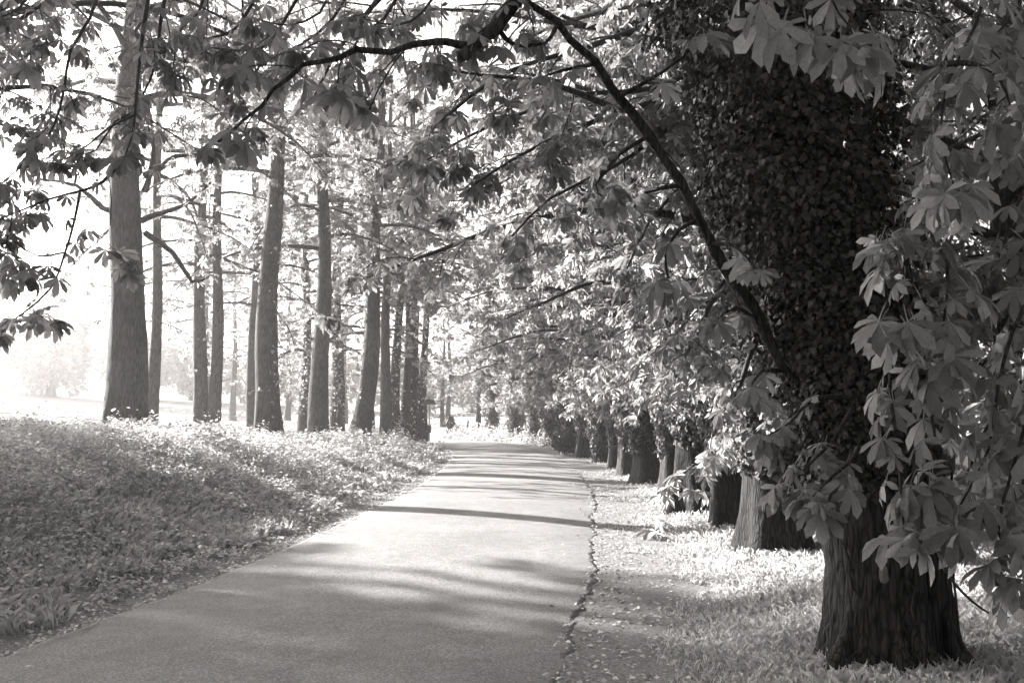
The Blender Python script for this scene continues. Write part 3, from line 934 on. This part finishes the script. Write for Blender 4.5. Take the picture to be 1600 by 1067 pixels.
# --- second right tree: long limbs of leaves over the road
T2 = TR[0]; o2 = np.array(T2.location); g = np.random.default_rng(92)
lb, lv = Buf(), Leaves()
for pts in ([(1190, 40, 11), (1080, 130, 10.4), (1000, 165, 9.9), (900, 200, 9.5), (800, 250, 9.2), (740, 290, 9.0)],
            [(1190, 90, 11), (1060, 190, 10.2), (960, 260, 9.7), (860, 310, 9.4), (800, 370, 9.3)],
            [(1200, -40, 11), (1060, 20, 10.4), (930, 70, 9.9), (800, 110, 9.4), (700, 180, 9.0), (610, 270, 8.8)],
            [(1200, 180, 11), (1100, 260, 10.6), (1020, 340, 10.2), (980, 420, 10)],
            [(1195, 380, 11), (1130, 440, 10.4), (1090, 520, 10.0), (1070, 560, 9.9)],
            [(1200, 480, 11), (1170, 560, 10.3), (1150, 620, 9.9), (1125, 650, 9.8)],
            [(1200, 10, 11), (1100, 100, 10.8), (1010, 140, 10.6), (900, 150, 10.2), (760, 200, 9.8), (650, 260, 9.4)]):
    P = pix_path(pts, step=0.3)
    foliage_limb(g, P, 0.045, 0.009, lb, lv, 0.25, 0.22, (0.45, 1.0), 0.16, 0.16, 6, 0.75, 1.0, 4, drop=0.9)
lb.obj("low_limbs", M["twig"], T2, off=o2)
put_leaves(T2, lv, 300)

# --- two chestnuts of the left row standing left of the picture, their boughs hang into it
T3 = tree_root("chestnut_tree", -6.9, 4.6, "chestnut standing left outside the picture whose dark twigs hang across its top left corner", GL)
o3 = np.array(T3.location); g = np.random.default_rng(93)
simple_trunk(T3, 0.36, 14, (0.2, 0), 301, 30, "bark", 0.6)
add_crown(T3, CROWN_LOW[0], 1.0, (0, 0, 3.2))
lb, lv = Buf(), Leaves()
bough = smooth_path([o3 + (0.2, 0, 4.2), (-5.0, 5.0, 5.6), (-3.2, 5.4, 5.3), (-1.6, 5.6, 4.9), (-0.3, 5.7, 4.55)], 0.25)
tube(lb, bough, np.linspace(0.11, 0.03, len(bough)), 9, 0.05, g)
bough2 = smooth_path([o3 + (0.2, 0.1, 4.0), (-5.2, 6.2, 4.9), (-3.6, 7.4, 4.9), (-2.2, 8.0, 5.0)], 0.25)
tube(lb, bough2, np.linspace(0.09, 0.02, len(bough2)), 8, 0.05, g)
HANG3 = [
    ([(235, -20), (222, 60), (213, 150), (208, 205), (195, 245)], 5.6, 0.014, 0.108, 0.2),
    ([(195, 245), (160, 285), (120, 300), (75, 312), (0, 342), (-40, 350)], 5.6, 0.011, 0.108, 0.22),
    ([(160, -30), (140, 30), (110, 80), (100, 140), (85, 195), (55, 240), (0, 288)], 5.4, 0.011, 0.108, 0.2),
    ([(262, -30), (250, 40), (243, 100), (225, 145), (205, 170)], 5.9, 0.014, 0.108, 0.2),
    ([(125, 300), (115, 350), (100, 400), (80, 450), (35, 490), (-10, 520)], 5.5, 0.009, 0.118, 0.16),
    ([(-60, 75), (0, 50), (35, 28), (75, 0), (120, -40)], 6.0, 0.022, 0.12, 0.2),
    ([(100, 395), (60, 400), (25, 380), (0, 360)], 5.6, 0.006, 0.11, 0.18),
    ([(210, 180), (170, 200), (140, 225), (100, 250)], 5.6, 0.007, 0.11, 0.18),
    ([(215, 175), (180, 190), (150, 235), (125, 240)], 5.8, 0.007, 0.11, 0.18),
    ([(420, -40), (380, 30), (350, 55), (300, 62), (250, 60)], 6.0, 0.012, 0.108, 0.16),
    ([(480, -30), (440, 40), (420, 70), (380, 80), (330, 75)], 5.8, 0.012, 0.108, 0.15),
    ([(560, -40), (520, 30), (470, 70), (410, 100), (370, 150)], 6.0, 0.012, 0.108, 0.15),
    ([(640, -40), (600, 30), (560, 60), (545, 110), (560, 150)], 5.6, 0.012, 0.12, 0.11),
    ([(700, -40), (660, 20), (620, 40), (570, 30)], 5.4, 0.01, 0.12, 0.11),
    ([(520, -30), (500, 20), (450, 40), (400, 30)], 5.4, 0.01, 0.108, 0.14),
    ([(330, -40), (310, 20), (280, 50), (270, 110)], 5.8, 0.01, 0.108, 0.16),
    ([(60, -40), (40, 0), (20, 20), (-10, 30)], 5.2, 0.01, 0.108, 0.14),
    ([(600, -30), (640, 50), (600, 110), (570, 160)], 6.4, 0.01, 0.108, 0.15),
    ([(380, 60), (400, 110), (420, 150), (400, 200)], 6.6, 0.008, 0.11, 0.16),
    ([(20, -60), (-20, 150), (10, 200), (60, 215), (80, 180)], 5.6, 0.008, 0.118, 0.16),
    ([(-30, 230), (20, 330), (10, 380), (40, 420)], 5.6, 0.008, 0.118, 0.15),
]
done = []
for pts, d, r, size, sp in HANG3:
    P = pix_path(pts, d, 0.12)
    if P[0][2] > 3.6:                        # carried by the nearer bough above the picture
        allb = np.concatenate([bough, bough2]); b_ = allb[np.argmin(np.linalg.norm(allb - (P[0] + UP * 0.5), axis=1))]
        C_ = smooth_path([b_, b_ * 0.5 + P[0] * 0.5 + UP * 0.12, P[0]], 0.15)
        tube(lb, C_, np.linspace(r * 1.3, r, len(C_)), 6)
    tube(lb, P, np.linspace(r, 0.004, len(P)), 6, 0.04, g)
    leaf_nodes(g, lv, P, size, sp, 1, 3, drop=0.9)
    foliage_limb(g, P, r * 0.5, 0.003, lb, lv, 0.15, 0.22, (0.15, 0.5), size, 0.14, 4, 0.6, 0.65, 4, drop=0.9)
lb.obj("boughs", M["twig"], T3, off=o3)
put_leaves(T3, lv, 300)

T4 = tree_root("chestnut_tree", -7.9, 12.0, "chestnut just outside the left edge of the picture, second of the row", GL)
simple_trunk(T4, 0.36, 14, (0.1, 0), 302, 24, "bark", 0.6)
lb, lv = Buf(), Leaves(); g = np.random.default_rng(94); o4 = np.array(T4.location)
for pts in ([(-7.8, 12, 5.2), (-6, 11.4, 6.3), (-4.2, 10.8, 6.3), (-2.6, 10.2, 5.5)], [(-7.8, 12, 5.8), (-6.2, 12.6, 6.8), (-4.6, 13, 6.9), (-3.0, 13.2, 6.2), (-2.0, 13.3, 5.4)],
            [(-7.8, 12, 4.8), (-6.8, 10.6, 5.4), (-5.6, 9.6, 5.5), (-4.4, 9.0, 5.0)], [(-7.8, 12, 5.0), (-7.0, 13.4, 6.0), (-6.0, 14.6, 6.2), (-4.8, 15.6, 5.6)]):
    foliage_limb(g, smooth_path(pts, 0.3), 0.06, 0.008, lb, lv, 0.25, 0.3, (0.6, 1.3), 0.14, 0.19, 6, 1.1, 0.85, 4, drop=0.9)
lb.obj("boughs", M["twig"], T4, off=o4)
p, R, s = lv.arrays(); fb = Buf(); stamp(fb, HI[0], p, R, s); fb.obj("foliage", M["leaf"], T4, False, off=o4, uv=True, kind="stuff")
add_crown(T4, CROWN_LOW[1], 2.6, (-0.6, 0.2, 2.6))
SH_A = ["nearest to the bright field", "second from the bright field", "third from the bright field", "level with the camera"]
for q, (x, y, sc) in enumerate([(-26, 22.6, 1.25), (-26.5, 17.2, 1.3), (-25, 11.5, 1.25), (-24, 6.0, 1.2), (-34, 29.0, 1.4), (-34, 23.0, 1.4), (-33, 16.5, 1.35), (-32, 10.0, 1.3)]):
    t = tree_root("shade_tree", x, y, "tall leafy tree left of the picture, " + ("front" if q < 4 else "back") + " line, " + SH_A[q % 4], "leafy trees left of the picture that shade the road")
    simple_trunk(t, 0.4, 16, (0.1, 0), 390 + q, 14, "bark", 0.5)
    add_crown(t, CROWN_SHADE, 0.9 + q * 2, (0, 0, 5.4 if q < 4 else 7.5), sc, 0.95)
T5 = tree_root("chestnut_tree", -6.2, -3.5, "chestnut of the left row standing behind the camera", GL)
simple_trunk(T5, 0.36, 14, (0.1, 0), 303, 16, "bark", 0.6)
add_crown(T5, CROWN_LOW[0], 4.0, (0, 0, 1.0))

for q, (x, y, lab) in enumerate([(1.5, -3.0, "chestnut of the right row standing just behind the camera"), (0.7, -8.0, "chestnut of the right row second behind the camera"),
                                 (-7.4, -9.5, "chestnut of the left row farthest behind the camera")]):
    t = tree_root("chestnut_tree", x, y, lab, "chestnuts behind the camera")
    simple_trunk(t, 0.33, 13, (0.1, 0), 395 + q, 14, "bark_old", 0.6)
    add_crown(t, CROWN_LOW[q % 2], 1.9 + q * 2, (0, 0, 0.4))

# ------------------------------------------------------------------ trees right of the row and round the bend
for q, (x, y, lab) in enumerate([(6.6, 8.0, "leafy chestnut right of the foreground trunk at the picture's edge"), (8.8, 13, "leafy chestnut behind the right row near the broad-footed ivy trunk"),
                                 (8.5, 20, "leafy chestnut behind the middle of the right row"), (8.0, 28, "leafy chestnut behind the seventh trunk of the right row"), (7.0, 37, "leafy chestnut behind the far end of the right row"), (10.2, 4.5, "leafy chestnut beyond the right edge of the picture"), (6.4, 12.6, "leafy undergrown chestnut close behind the second and third right trunks"), (6.5, 19.0, "leafy undergrown chestnut close behind the fifth right trunk"), (6.2, 26.0, "leafy undergrown chestnut close behind the seventh right trunk"), (11.5, 11, "leafy chestnut deep behind the foreground trunk at right")]):
    t = tree_root("chestnut_tree", x, y, lab, "chestnuts behind the right row")
    simple_trunk(t, 0.28, 12, (0.1, 0), 320 + q, 16, "bark", 0.5)
    add_crown(t, CROWN_SHADE if q in (0, 1, 5, 6, 7, 8, 9) else CROWN_LOW[q % 2], 0.5 + q * 2, (0, 0, -0.3))
for q, (x, y, sc, lab) in enumerate([(-2.2, 64, 0.62, "small bright tree on the outside of the bend, right of the dark clipped bush"), (0.8, 68, 0.75, "bright hazy tree behind the far ivy clump"),
                                     (-5.2, 75, 0.7, "bright hazy tree beyond the bend above the field edge"), (4.5, 62, 0.8, "bright hazy tree behind the right end of the far ivy clump")]):
    t = tree_root("bend_tree", x, y, lab, "trees round the outside of the bend")
    simple_trunk(t, 0.2, 9, (0, 0), 340 + q, 12, "bark", 0.4)
    add_crown(t, CROWN_LOW[q % 2], q * 1.7, (0, 0, -1.9), sc)

for q, (px, d, dz, lab) in enumerate([(207, 50, -1.6, "bright leafy tree at the field edge hidden behind the thickest left trunk"), (322, 52, -1.9, "bright leafy tree at the field edge lined up behind the twin trunk"), (422, 54, -1.9, "bright leafy tree at the field edge lined up behind the ivy-edged trunk"), (365, 70, -0.9, "bright leafy tree across the field, seen right of the twin trunk"),
                                      (450, 76, -1.0, "bright leafy tree across the field behind the ivy-edged trunk"), (540, 78, -1.0, "bright leafy tree across the field behind the leaning trunk"),
                                      (620, 80, -1.0, "bright leafy tree across the field behind the paired pale trunks"), (700, 84, -1.2, "bright leafy tree across the field above the road sign")]):
    x = (px - 800) / FPX * d
    t = tree_root("field_tree", x, d, lab, "leafy trees along the field edge")
    simple_trunk(t, 0.25, 12, (0, 0), 380 + q, 12, "bark", 0.4)
    add_crown(t, CROWN_L[q] if q < 3 else CROWN_LOW[(q + 1) % 2], q * 2.3, (0, 0, dz), 1.0)

# ------------------------------------------------------------------ hazy trees beyond the field
def far_crown(seed, rx, h, n, size, weep=False):
    g = np.random.default_rng(seed)
    u = nrm(g.standard_normal((n, 3)))
    lump = 0.78 + 0.22 * np.sin(u[:, 0] * 5 + seed) * np.sin(u[:, 1] * 6 + 1) + 0.12 * np.sin(u[:, 2] * 9 + seed) * np.sin(u[:, 0] * 11)
    r = g.uniform(0.45, 1, n) ** 0.4 * lump
    p = u * r[:, None] * np.array([rx, rx, h * 0.5]); p[:, 2] += h * 0.52
    if weep:
        p[:, 2] -= g.uniform(0, 0.35, n) * h * (np.hypot(p[:, 0], p[:, 1]) / rx)
        p[:, 2] = np.maximum(p[:, 2], 0.3)
    b = cards(g, p, u, size)
    return make_mesh("foliage", np.concatenate(b.V), np.concatenate(b.F), M["leaf_far"])


FC = [far_crown(1, 5.0, 9.0, 3600, 0.55), far_crown(2, 6.0, 8.0, 3600, 0.55), far_crown(3, 4.5, 10.5, 3600, 0.5, True)]
WORDS = ["leftmost", "second", "third", "fourth", "fifth", "sixth", "seventh", "eighth", "ninth", "tenth", "eleventh"]
for q, (px, d, k_, sc) in enumerate([(-60, 92, 0, 1.0), (80, 88, 2, 1.0), (215, 100, 1, 0.9), (300, 106, 0, 0.8), (380, 112, 1, 0.8), (455, 112, 0, 0.75),
                                     (530, 116, 1, 0.8), (600, 118, 0, 0.8), (670, 120, 1, 0.85), (735, 124, 0, 0.9), (-190, 96, 1, 1.1)]):
    x = (px - 800) / FPX * d
    lab = ("weeping willow-like hazy tree beyond the bright field at far left" if k_ == 2 else
           ["leftmost", "", "second", "third", "fourth", "fifth", "sixth", "seventh", "eighth", "ninth", "outermost left"][q] + " pale hazy tree along the far edge of the bright field")
    t = tree_root("far_tree", x, d, lab, "hazy trees beyond the field")
    simple_trunk(t, 0.35 if k_ != 2 else 0.5, 6, (0, 0), 360 + q, 10, "bark", 0.3)
    o = link("foliage", FC[k_], t, kind="stuff"); o.scale = (sc,) * 3; o.rotation_euler = (0, 0, q * 1.1)

# ------------------------------------------------------------------ bushes, sign, posts
def bush(name, x, y, rx, h, n, size, mat, label, seed):
    g = np.random.default_rng(seed)
    u = nrm(g.standard_normal((n, 3))); u[:, 2] = np.abs(u[:, 2]) * 2 - 1
    u = nrm(u)
    lump = 0.85 + 0.15 * np.sin(u[:, 0] * 7 + seed) * np.sin(u[:, 2] * 6)
    r = g.uniform(0.5, 1, n) ** 0.4 * lump
    p = u * r[:, None] * np.array([rx, rx, h * 0.5]); p[:, 2] += h * 0.5
    root = link(name, None, label=label, cat="bush"); root.location = (x, y, tz(x, y))
    cards(g, p, u, size).obj("foliage", M[mat], root, False, kind="stuff")
    sb_ = Buf()
    for q in range(4):
        a = q * 1.6
        tube(sb_, grow(g, (0.04 * math.cos(a), 0.04 * math.sin(a), -0.05), (0.25 * math.cos(a), 0.25 * math.sin(a), 1), h * 0.7, 5, (0, 0, 0), 0.08), np.linspace(0.02, 0.006, 6), 5)
    sb_.obj("stems", M["twig"], root)
    return root


bush("clipped_bush", -3.55, 57.5, 0.27, 1.25, 2600, 0.07, "dark_bush", "dark upright oval bush standing alone at the bend", 1)
bush("low_bush", -3.1, 57.0, 0.34, 0.7, 900, 0.09, "herb", "low leafy bush at the right foot of the dark oval bush", 2)
bush("laurel_bush", (882 - 800) / FPX * 35.5, 35.5, 0.5, 0.95, 1400, 0.13, "dark_bush", "glossy dark-leaved bush at the foot of the right row's far trunks", 3)

sx, sy = (671 - 800) / FPX * 43.0, 43.0
sg = link("road_sign", None, label="triangular warning sign on a post at the left verge before the bend", cat="road sign")
sz = tz(sx, sy); sg.location = (sx, sy, sz)
ztop = at(671, 612, sy)[2] - sz
pb = Buf(); tube(pb, [(0, 0, -0.3), (0, 0, 0.8), (0, 0, ztop - 0.06)], [0.032] * 3, 10); pb.obj("post", M["metal"], sg)


def tri_plate(name, side, y, mat, th=0.01, cz=0.0):
    h = side * math.sqrt(3) / 2; rr = side * 0.06
    c = [(-side / 2 + rr * 1.7, rr), (side / 2 - rr * 1.7, rr), (0, h - 2 * rr)]
    pts = []
    for j, (cx_, cz_) in enumerate(c):
        a0 = [math.radians(150), math.radians(270), math.radians(30)][j]
        for t_ in np.linspace(0, math.radians(120), 5):
            pts.append((cx_ + rr * math.cos(a0 + t_), cz_ + rr * math.sin(a0 + t_)))
    pts = np.array(pts); k_ = len(pts); zc = ztop - side * 0.88 + cz
    V = np.concatenate([np.stack([pts[:, 0], np.full(k_, y), pts[:, 1] + zc], 1), np.stack([pts[:, 0], np.full(k_, y + th), pts[:, 1] + zc], 1)])
    F = [(0, q, q + 1) for q in range(1, k_ - 1)] + [(k_, k_ + q + 1, k_ + q) for q in range(1, k_ - 1)]
    for q in range(k_):
        r_ = (q + 1) % k_; F += [(q, q + k_, r_ + k_), (q, r_ + k_, r_)]
    link(name, make_mesh(name, V, np.array(F), M[mat]), sg)


tri_plate("border_plate", 0.62, -0.055, "red")
tri_plate("white_panel", 0.46, -0.063, "white", 0.008, 0.055)
zc = ztop - 0.62 * 0.88 + 0.055


def box(buf, x0, x1, y0, y1, z0, z1):
    V = np.array([(x, y, z) for z in (z0, z1) for y in (y0, y1) for x in (x0, x1)])
    buf.add(V, np.array([(0, 2, 3), (0, 3, 1), (4, 5, 7), (4, 7, 6), (0, 1, 5), (0, 5, 4), (2, 6, 7), (2, 7, 3), (0, 4, 6), (0, 6, 2), (1, 3, 7), (1, 7, 5)]))


b = Buf(); box(b, -0.022, 0.022, -0.069, -0.064, zc + 0.06, zc + 0.29); b.obj("symbol_stem", M["black"], sg, False)
b = Buf(); box(b, -0.085, 0.085, -0.0725, -0.0695, zc + 0.125, zc + 0.165); b.obj("symbol_arm", M["black"], sg, False)
for dz in (0.16, 0.36):
    b = Buf(); box(b, -0.06, 0.06, -0.045, -0.034, zc + dz - 0.02, zc + dz + 0.02); b.obj("clamp", M["metal"], sg, False)
b = Buf(); box(b, -0.09, 0.09, -0.052, -0.036, 0.62, 0.95); b.obj("marker_plate", M["wood"], sg, False)

for q, (px, py, d, h) in enumerate([(731, 684, 57, 0.9), (747, 686, 56, 0.8)]):
    x = (px - 800) / FPX * d
    r_ = link("fence_post", None, label=["left one of two weathered posts under the bright trees at the bend", "right one of two weathered posts under the bright trees at the bend"][q], cat="post", group="posts at the bend")
    r_.location = (x, d, tz(x, d))
    b = Buf(); tube(b, [(0, 0, -0.2), (0.01, 0, h * 0.5), (0.02, 0, h), (0.02, 0, h + 0.03)], [0.055, 0.05, 0.048, 0.02], 8, 0.06); b.obj("post", M["twig"], r_)

# ------------------------------------------------------------------ ground cover (uncountable)
def scatter(rg, n, xr, yr, power=1.0):
    x = rg.uniform(*xr, n); y = yr[0] + (yr[1] - yr[0]) * rg.uniform(0, 1, n) ** power
    return x, y


HERB = (np.array([(0, 0, 0), (-0.3, 0.42, 0.07), (0, 1, -0.18), (0.3, 0.42, 0.07)]), np.array([(0, 3, 1), (1, 3, 2)]), np.zeros((4, 2)))
g = np.random.default_rng(400)
buf = Buf()
for (nn, yr, xr, lsz, kk) in ((11000, (3.5, 16), (-10.5, -2.6), 0.052, 12), (7000, (15, 31), (-15, -1.9), 0.075, 10), (5200, (30, 48), (-15, -2.0), 0.11, 9)):
    x, y = scatter(g, nn, xr, yr)
    s, _ = lateral(x, y); e = s - HALF
    dens = noise2(x, y, 0.9) + 0.4 * noise2(x, y, 2.7)
    keep = (e > 0.5 + 0.5 * noise2(x, y, 1.5) + 0.3 * g.standard_normal(len(x))) & (dens > -0.3) & (e > 0.12)
    x, y, e, dens = x[keep], y[keep], e[keep], dens[keep]
    h = (0.04 + 0.15 * sstep(0.3, 3.0, e) + 0.09 * g.random(len(x))) * (1 + 1.1 * dens) * np.where(g.random(len(x)) < 0.06, 1.7, 1.0) * np.where(y > 29, 1 + 0.9 * sstep(5, 1.5, e), 1)
    z0 = terrain(x, y)
    for j in range(kk):
        hh = h * g.uniform(0.25, 1.05, len(x))
        a = g.uniform(0, 6.283, len(x))
        o = np.stack([np.cos(a), np.sin(a), 0 * a], 1)
        p = np.stack([x, y, z0 + hh], 1) + o * (0.03 + 0.05 * g.random((len(x), 1)))
        ax = nrm(o + UP * g.uniform(-0.6, 0.5, (len(x), 1)))
        nv = nrm(UP + 0.35 * g.standard_normal((len(x), 3)))
        xx = nrm(np.cross(ax, nv)); nv = np.cross(xx, ax)
        stamp(buf, HERB, p, np.stack([xx, ax, nv], 2), lsz * g.uniform(0.6, 1.5, len(x)))
x, y = scatter(g, 2600, (-4, 5), (37, 60)); s, _ = lateral(x, y); e = -s - HALF
keep = (e > 0.8) & (e < 4.5) & (noise2(x, y, 0.8) > -0.5); x, y, e = x[keep], y[keep], e[keep]
h = (0.3 + 0.6 * g.random(len(x))) * (0.4 + 0.6 * sstep(0.8, 2, e)); z0 = terrain(x, y)
hb = Buf()
for j in range(12):
    a = g.uniform(0, 6.283, len(x)); o = np.stack([np.cos(a), np.sin(a), 0 * a], 1)
    cb = cards(g, np.stack([x, y, z0 + h * g.uniform(0.1, 1, len(x))], 1) + 0.12 * o, o, 0.13, HERB)
    hb.add(np.concatenate(cb.V), np.concatenate(cb.F))
hb.obj("verge_undergrowth", M["herb"], None, False, kind="stuff", label="tall leafy undergrowth round the far ivy clump at the bend", cat="undergrowth")
buf.obj("bank_herbs", M["herb"], None, False, kind="stuff", label="leafy herbs and nettles covering the left bank", cat="herbs")


def blades(rg, x, y, h, w):
    n = len(x); z0 = terrain(x, y) - 0.01
    a = rg.uniform(0, 6.283, n); o = np.stack([np.cos(a), np.sin(a), 0 * a], 1); sd = np.stack([-np.sin(a), np.cos(a), 0 * a], 1)
    b = np.stack([x, y, z0], 1); l = rg.uniform(0.15, 0.9, (n, 1)); h = h[:, None]; w = w[:, None]
    V = np.stack([b - sd * w, b + sd * w, b + UP * h * 0.6 + o * h * l * 0.3 + sd * w * 0.7, b + UP * h * (1 - 0.35 * l) + o * h * l], 1)
    F = np.array([(0, 1, 2), (0, 2, 3)])
    return V.reshape(-1, 3), (F[None] + (np.arange(n) * 4)[:, None, None]).reshape(-1, 3)


g = np.random.default_rng(401); buf = Buf()
for (n, xr, yr, hh) in ((95000, (0.9, 7), (4.2, 10), 0.085), (60000, (1.2, 9), (10, 19), 0.1), (26000, (1.4, 9), (19, 38), 0.12)):
    x, y = scatter(g, n, xr, yr)
    s, _ = lateral(x, y); e = -s - HALF
    pr = noise2(x, y, 1.3) * 0.45 + 0.3 * noise2(x, y, 4)
    k_ = (e > 0.75 - pr * 1.2) & (g.random(len(x)) < 0.35 + 0.65 * sstep(0.6, 1.8, e + pr))
    x, y, e = x[k_], y[k_], e[k_]
    V, F = blades(g, x, y, hh * g.uniform(0.4, 1.5, len(x)) * (0.55 + 0.5 * sstep(0.8, 2, e)), 0.0014 + 0.00028 * y)
    buf.add(V, F)
buf.obj("verge_grass", M["grass"], None, False, kind="stuff", label="short grass on the verge under the right row of trees", cat="grass")
g = np.random.default_rng(402); buf = Buf()
for (n, xr, yr) in ((60000, (-8, -2.6), (4.5, 16)), (16000, (-9, -2), (16, 32))):
    x, y = scatter(g, n, xr, yr)
    s, _ = lateral(x, y); e = s - HALF
    k_ = (e > 0.5 + 0.4 * noise2(x, y, 2.1)) & ((noise2(x, y, 0.9) + 0.4 * noise2(x, y, 2.7) < -0.02) | (g.random(len(x)) < 0.12)) & (e < 6)
    x, y = x[k_], y[k_]
    V, F = blades(g, x, y, 0.14 * g.uniform(0.5, 1.4, len(x)), 0.0012 + 0.00028 * y)
    buf.add(V, F)
buf.obj("bank_grass", M["grass"], None, False, kind="stuff", label="longer grass patches among the herbs of the left bank", cat="grass")

g = np.random.default_rng(403); buf = Buf()
for (n, xr, yr, side) in ((34000, (-5.5, -1.8), (4.5, 34), 1), (16000, (0, 4), (4.5, 26), -1), (900, (-4, 2), (5, 30), 0)):
    x, y = scatter(g, n, xr, yr, 1.3)
    s, _ = lateral(x, y); e = side * s - HALF
    if side: k_ = (e > -0.04) & (e < (0.95 if side > 0 else 1.6) * g.uniform(0.15, 1.0, len(x)))
    else: k_ = (np.abs(s) < HALF) & (np.abs(s) > HALF * g.uniform(0.5, 1.3, len(x)))
    x, y = x[k_], y[k_]; n = len(x)
    zz = np.where(np.abs(lateral(x, y)[0]) < HALF + 0.05, 0.04, terrain(x, y)) + 0.008
    a = g.uniform(0, 6.283, n); ax = nrm(np.stack([np.cos(a), np.sin(a), g.uniform(-0.15, 0.3, n)], 1))
    nv = nrm(UP + 0.4 * g.standard_normal((n, 3))); xx = nrm(np.cross(ax, nv)); nv = np.cross(xx, ax)
    stamp(buf, HERB, np.stack([x, y, zz], 1), np.stack([xx, ax, nv], 2), 0.045 * g.uniform(0.4, 1.3, n))
buf.obj("leaf_litter", M["litter"], None, False, kind="stuff", label="pale dry leaf litter along both road edges", cat="litter")

# ------------------------------------------------------------------ haze
m, nt, out = material("morning_haze")
pv = N(nt, "ShaderNodeVolumePrincipled")
pv.inputs["Color"].default_value = (1, 0.98, 0.965, 1)
pv.inputs["Density"].default_value = 0.0018
pv.inputs["Anisotropy"].default_value = 0.72
nt.links.new(pv.outputs[0], out.inputs["Volume"])
b = Buf(); box(b, -760, 760, -90, 960, -3, 60)
b.obj("haze", m, None, False, kind="stuff", label="thin bright morning haze filling the air", cat="haze")
